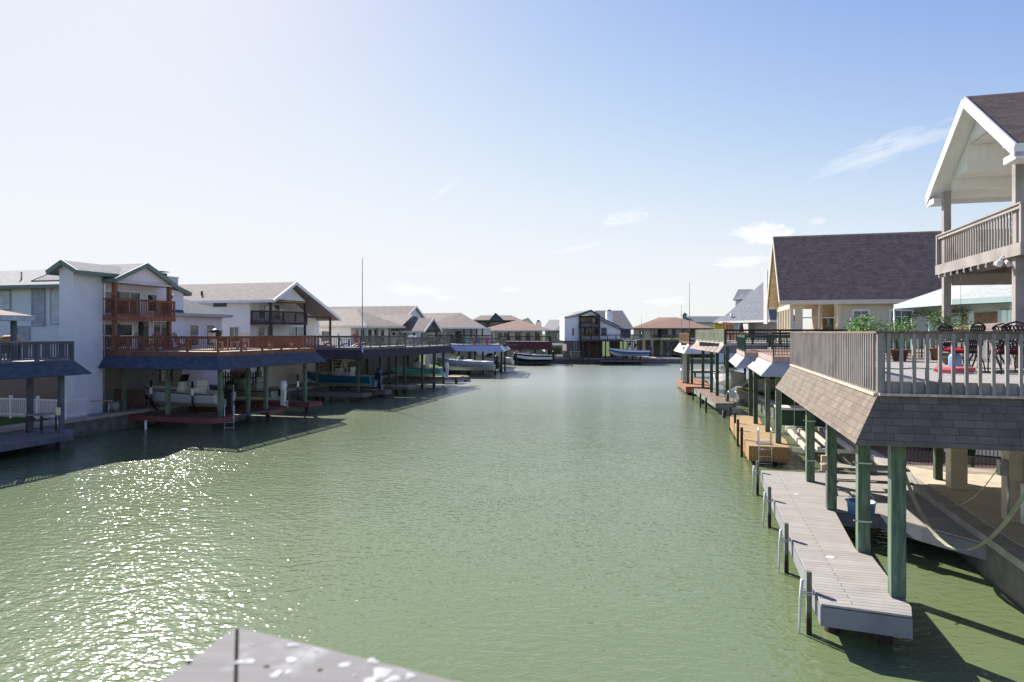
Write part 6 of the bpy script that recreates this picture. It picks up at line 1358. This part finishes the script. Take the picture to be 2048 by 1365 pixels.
for i, (px, py, wx, wy, ang, amt, puff) in enumerate(((1525,468,66,28,5,1.0,1),(1482,523,70,15,6,.85,1),(1252,437,70,24,12,1.0,0),(1765,300,175,34,21,.7,0),(888,380,50,14,40,.45,0),(820,578,80,18,-5,.5,1),(1335,603,60,10,3,.7,1),(1020,579,26,8,0,.5,1),(1150,497,85,10,12,.55,0),(890,596,30,9,0,.5,1),(1634,443,24,8,10,.35,1),(1395,527,34,7,5,.35,0),(870,536,130,20,4,.25,0))):
    d0 = V(((px-1024)/F, 1, (HZ-py)/F)).normalized(); a = R(ang)
    rt = V((1,0,0)); rt = (rt-d0*rt.dot(d0)).normalized(); up = rt.cross(d0)
    ex = (rt*math.cos(a)+up*math.sin(a)); ey = (up*math.cos(a)-rt*math.sin(a))
    x = mt('MULTIPLY', vm('DOT_PRODUCT', DIR, ex), F/wx); y = mt('MULTIPLY', vm('DOT_PRODUCT', DIR, ey), F/wy)
    r2 = mt('MULTIPLY_ADD', x, x, mt('MULTIPLY', y, y))
    fr_ = mt('GREATER_THAN', vm('DOT_PRODUCT', DIR, d0), 0)
    cx = wt.a('ShaderNodeCombineXYZ'); wt.k(mt('MULTIPLY', x, 1.0 if puff else 1.6), cx.inputs[0]); wt.k(mt('MULTIPLY', y, .8 if puff else 1.2), cx.inputs[1]); cx.inputs[2].default_value = i*3.7
    n = wt.a('ShaderNodeTexNoise', Scale=2.2 if puff else 1.6, Detail=9.0, Roughness=.62, Distortion=.4 if puff else 1.0); wt.k(cx.outputs[0], n.inputs['Vector'])
    den_ = mt('SUBTRACT', mt('MULTIPLY_ADD', n.outputs[0], 2.4 if puff else 2.0, -.55), r2)
    mk = mt('MULTIPLY', mt('MULTIPLY', den_, 1.5 if puff else .9, cl=True), amt); mk = mt('MULTIPLY', mk, fr_)
    cl_total = mk if cl_total is None else mt('MAXIMUM', cl_total, mk)
mx = wt.a('ShaderNodeMix', data_type='RGBA'); wt.k(cl_total, mx.inputs[0]); spx = wt.a('ShaderNodeSeparateColor'); wt.k(sky.outputs[0], spx.inputs[0]); cbx = wt.a('ShaderNodeCombineColor')
for q, (ka, kp, kc) in enumerate(((.165,1.7,6.1),(.115,1.7,6.3),(.27,1.2,6.7))): wt.k(mt('MULTIPLY_ADD', mt('EXPONENT', mt('MULTIPLY', mt('POWER', spx.outputs[q], kp), -ka)), -kc, kc), cbx.inputs[q])   # film-like shoulder on the very bright sky
wt.k(cbx.outputs[0], mx.inputs[6]); mx.inputs[7].default_value = (7.3, 7.35, 7.45, 1)
bg = wt.a('ShaderNodeBackground'); bg.inputs[1].default_value = 0.081; wt.k(mx.outputs[2], bg.inputs[0]); wo = wt.a('ShaderNodeOutputWorld'); wt.k(bg.outputs[0], wo.inputs[0])
sd_ = bpy.data.lights.new('Sun', 'SUN'); sd_.energy = 5.0; sd_.angle = R(.53); sd_.color = (1, .945, .865); so = bpy.data.objects.new('Sun', sd_); C.objects.link(so)
sdir = V((math.sin(AZ)*math.cos(EL), math.cos(AZ)*math.cos(EL), math.sin(EL))); so.rotation_euler = sdir.to_track_quat('Z', 'Y').to_euler(); so.location = (0,0,60)
cd = bpy.data.cameras.new('Camera'); cam = bpy.data.objects.new('Camera', cd); C.objects.link(cam); sc_.camera = cam
cam.location = (0, 0, H); cam.rotation_euler = (R(90), 0, 0); cd.sensor_width = 36; cd.lens = 36*F/2048; cd.shift_y = -(682.5-HZ)/2048; cd.clip_end = 5000; cd.clip_start = .05
cd.dof.use_dof = True; cd.dof.focus_distance = 14; cd.dof.aperture_fstop = 3.2
sc_.view_settings.view_transform = 'Standard'; sc_.view_settings.look = 'None'; sc_.view_settings.exposure = EXPO; sc_.view_settings.gamma = 1
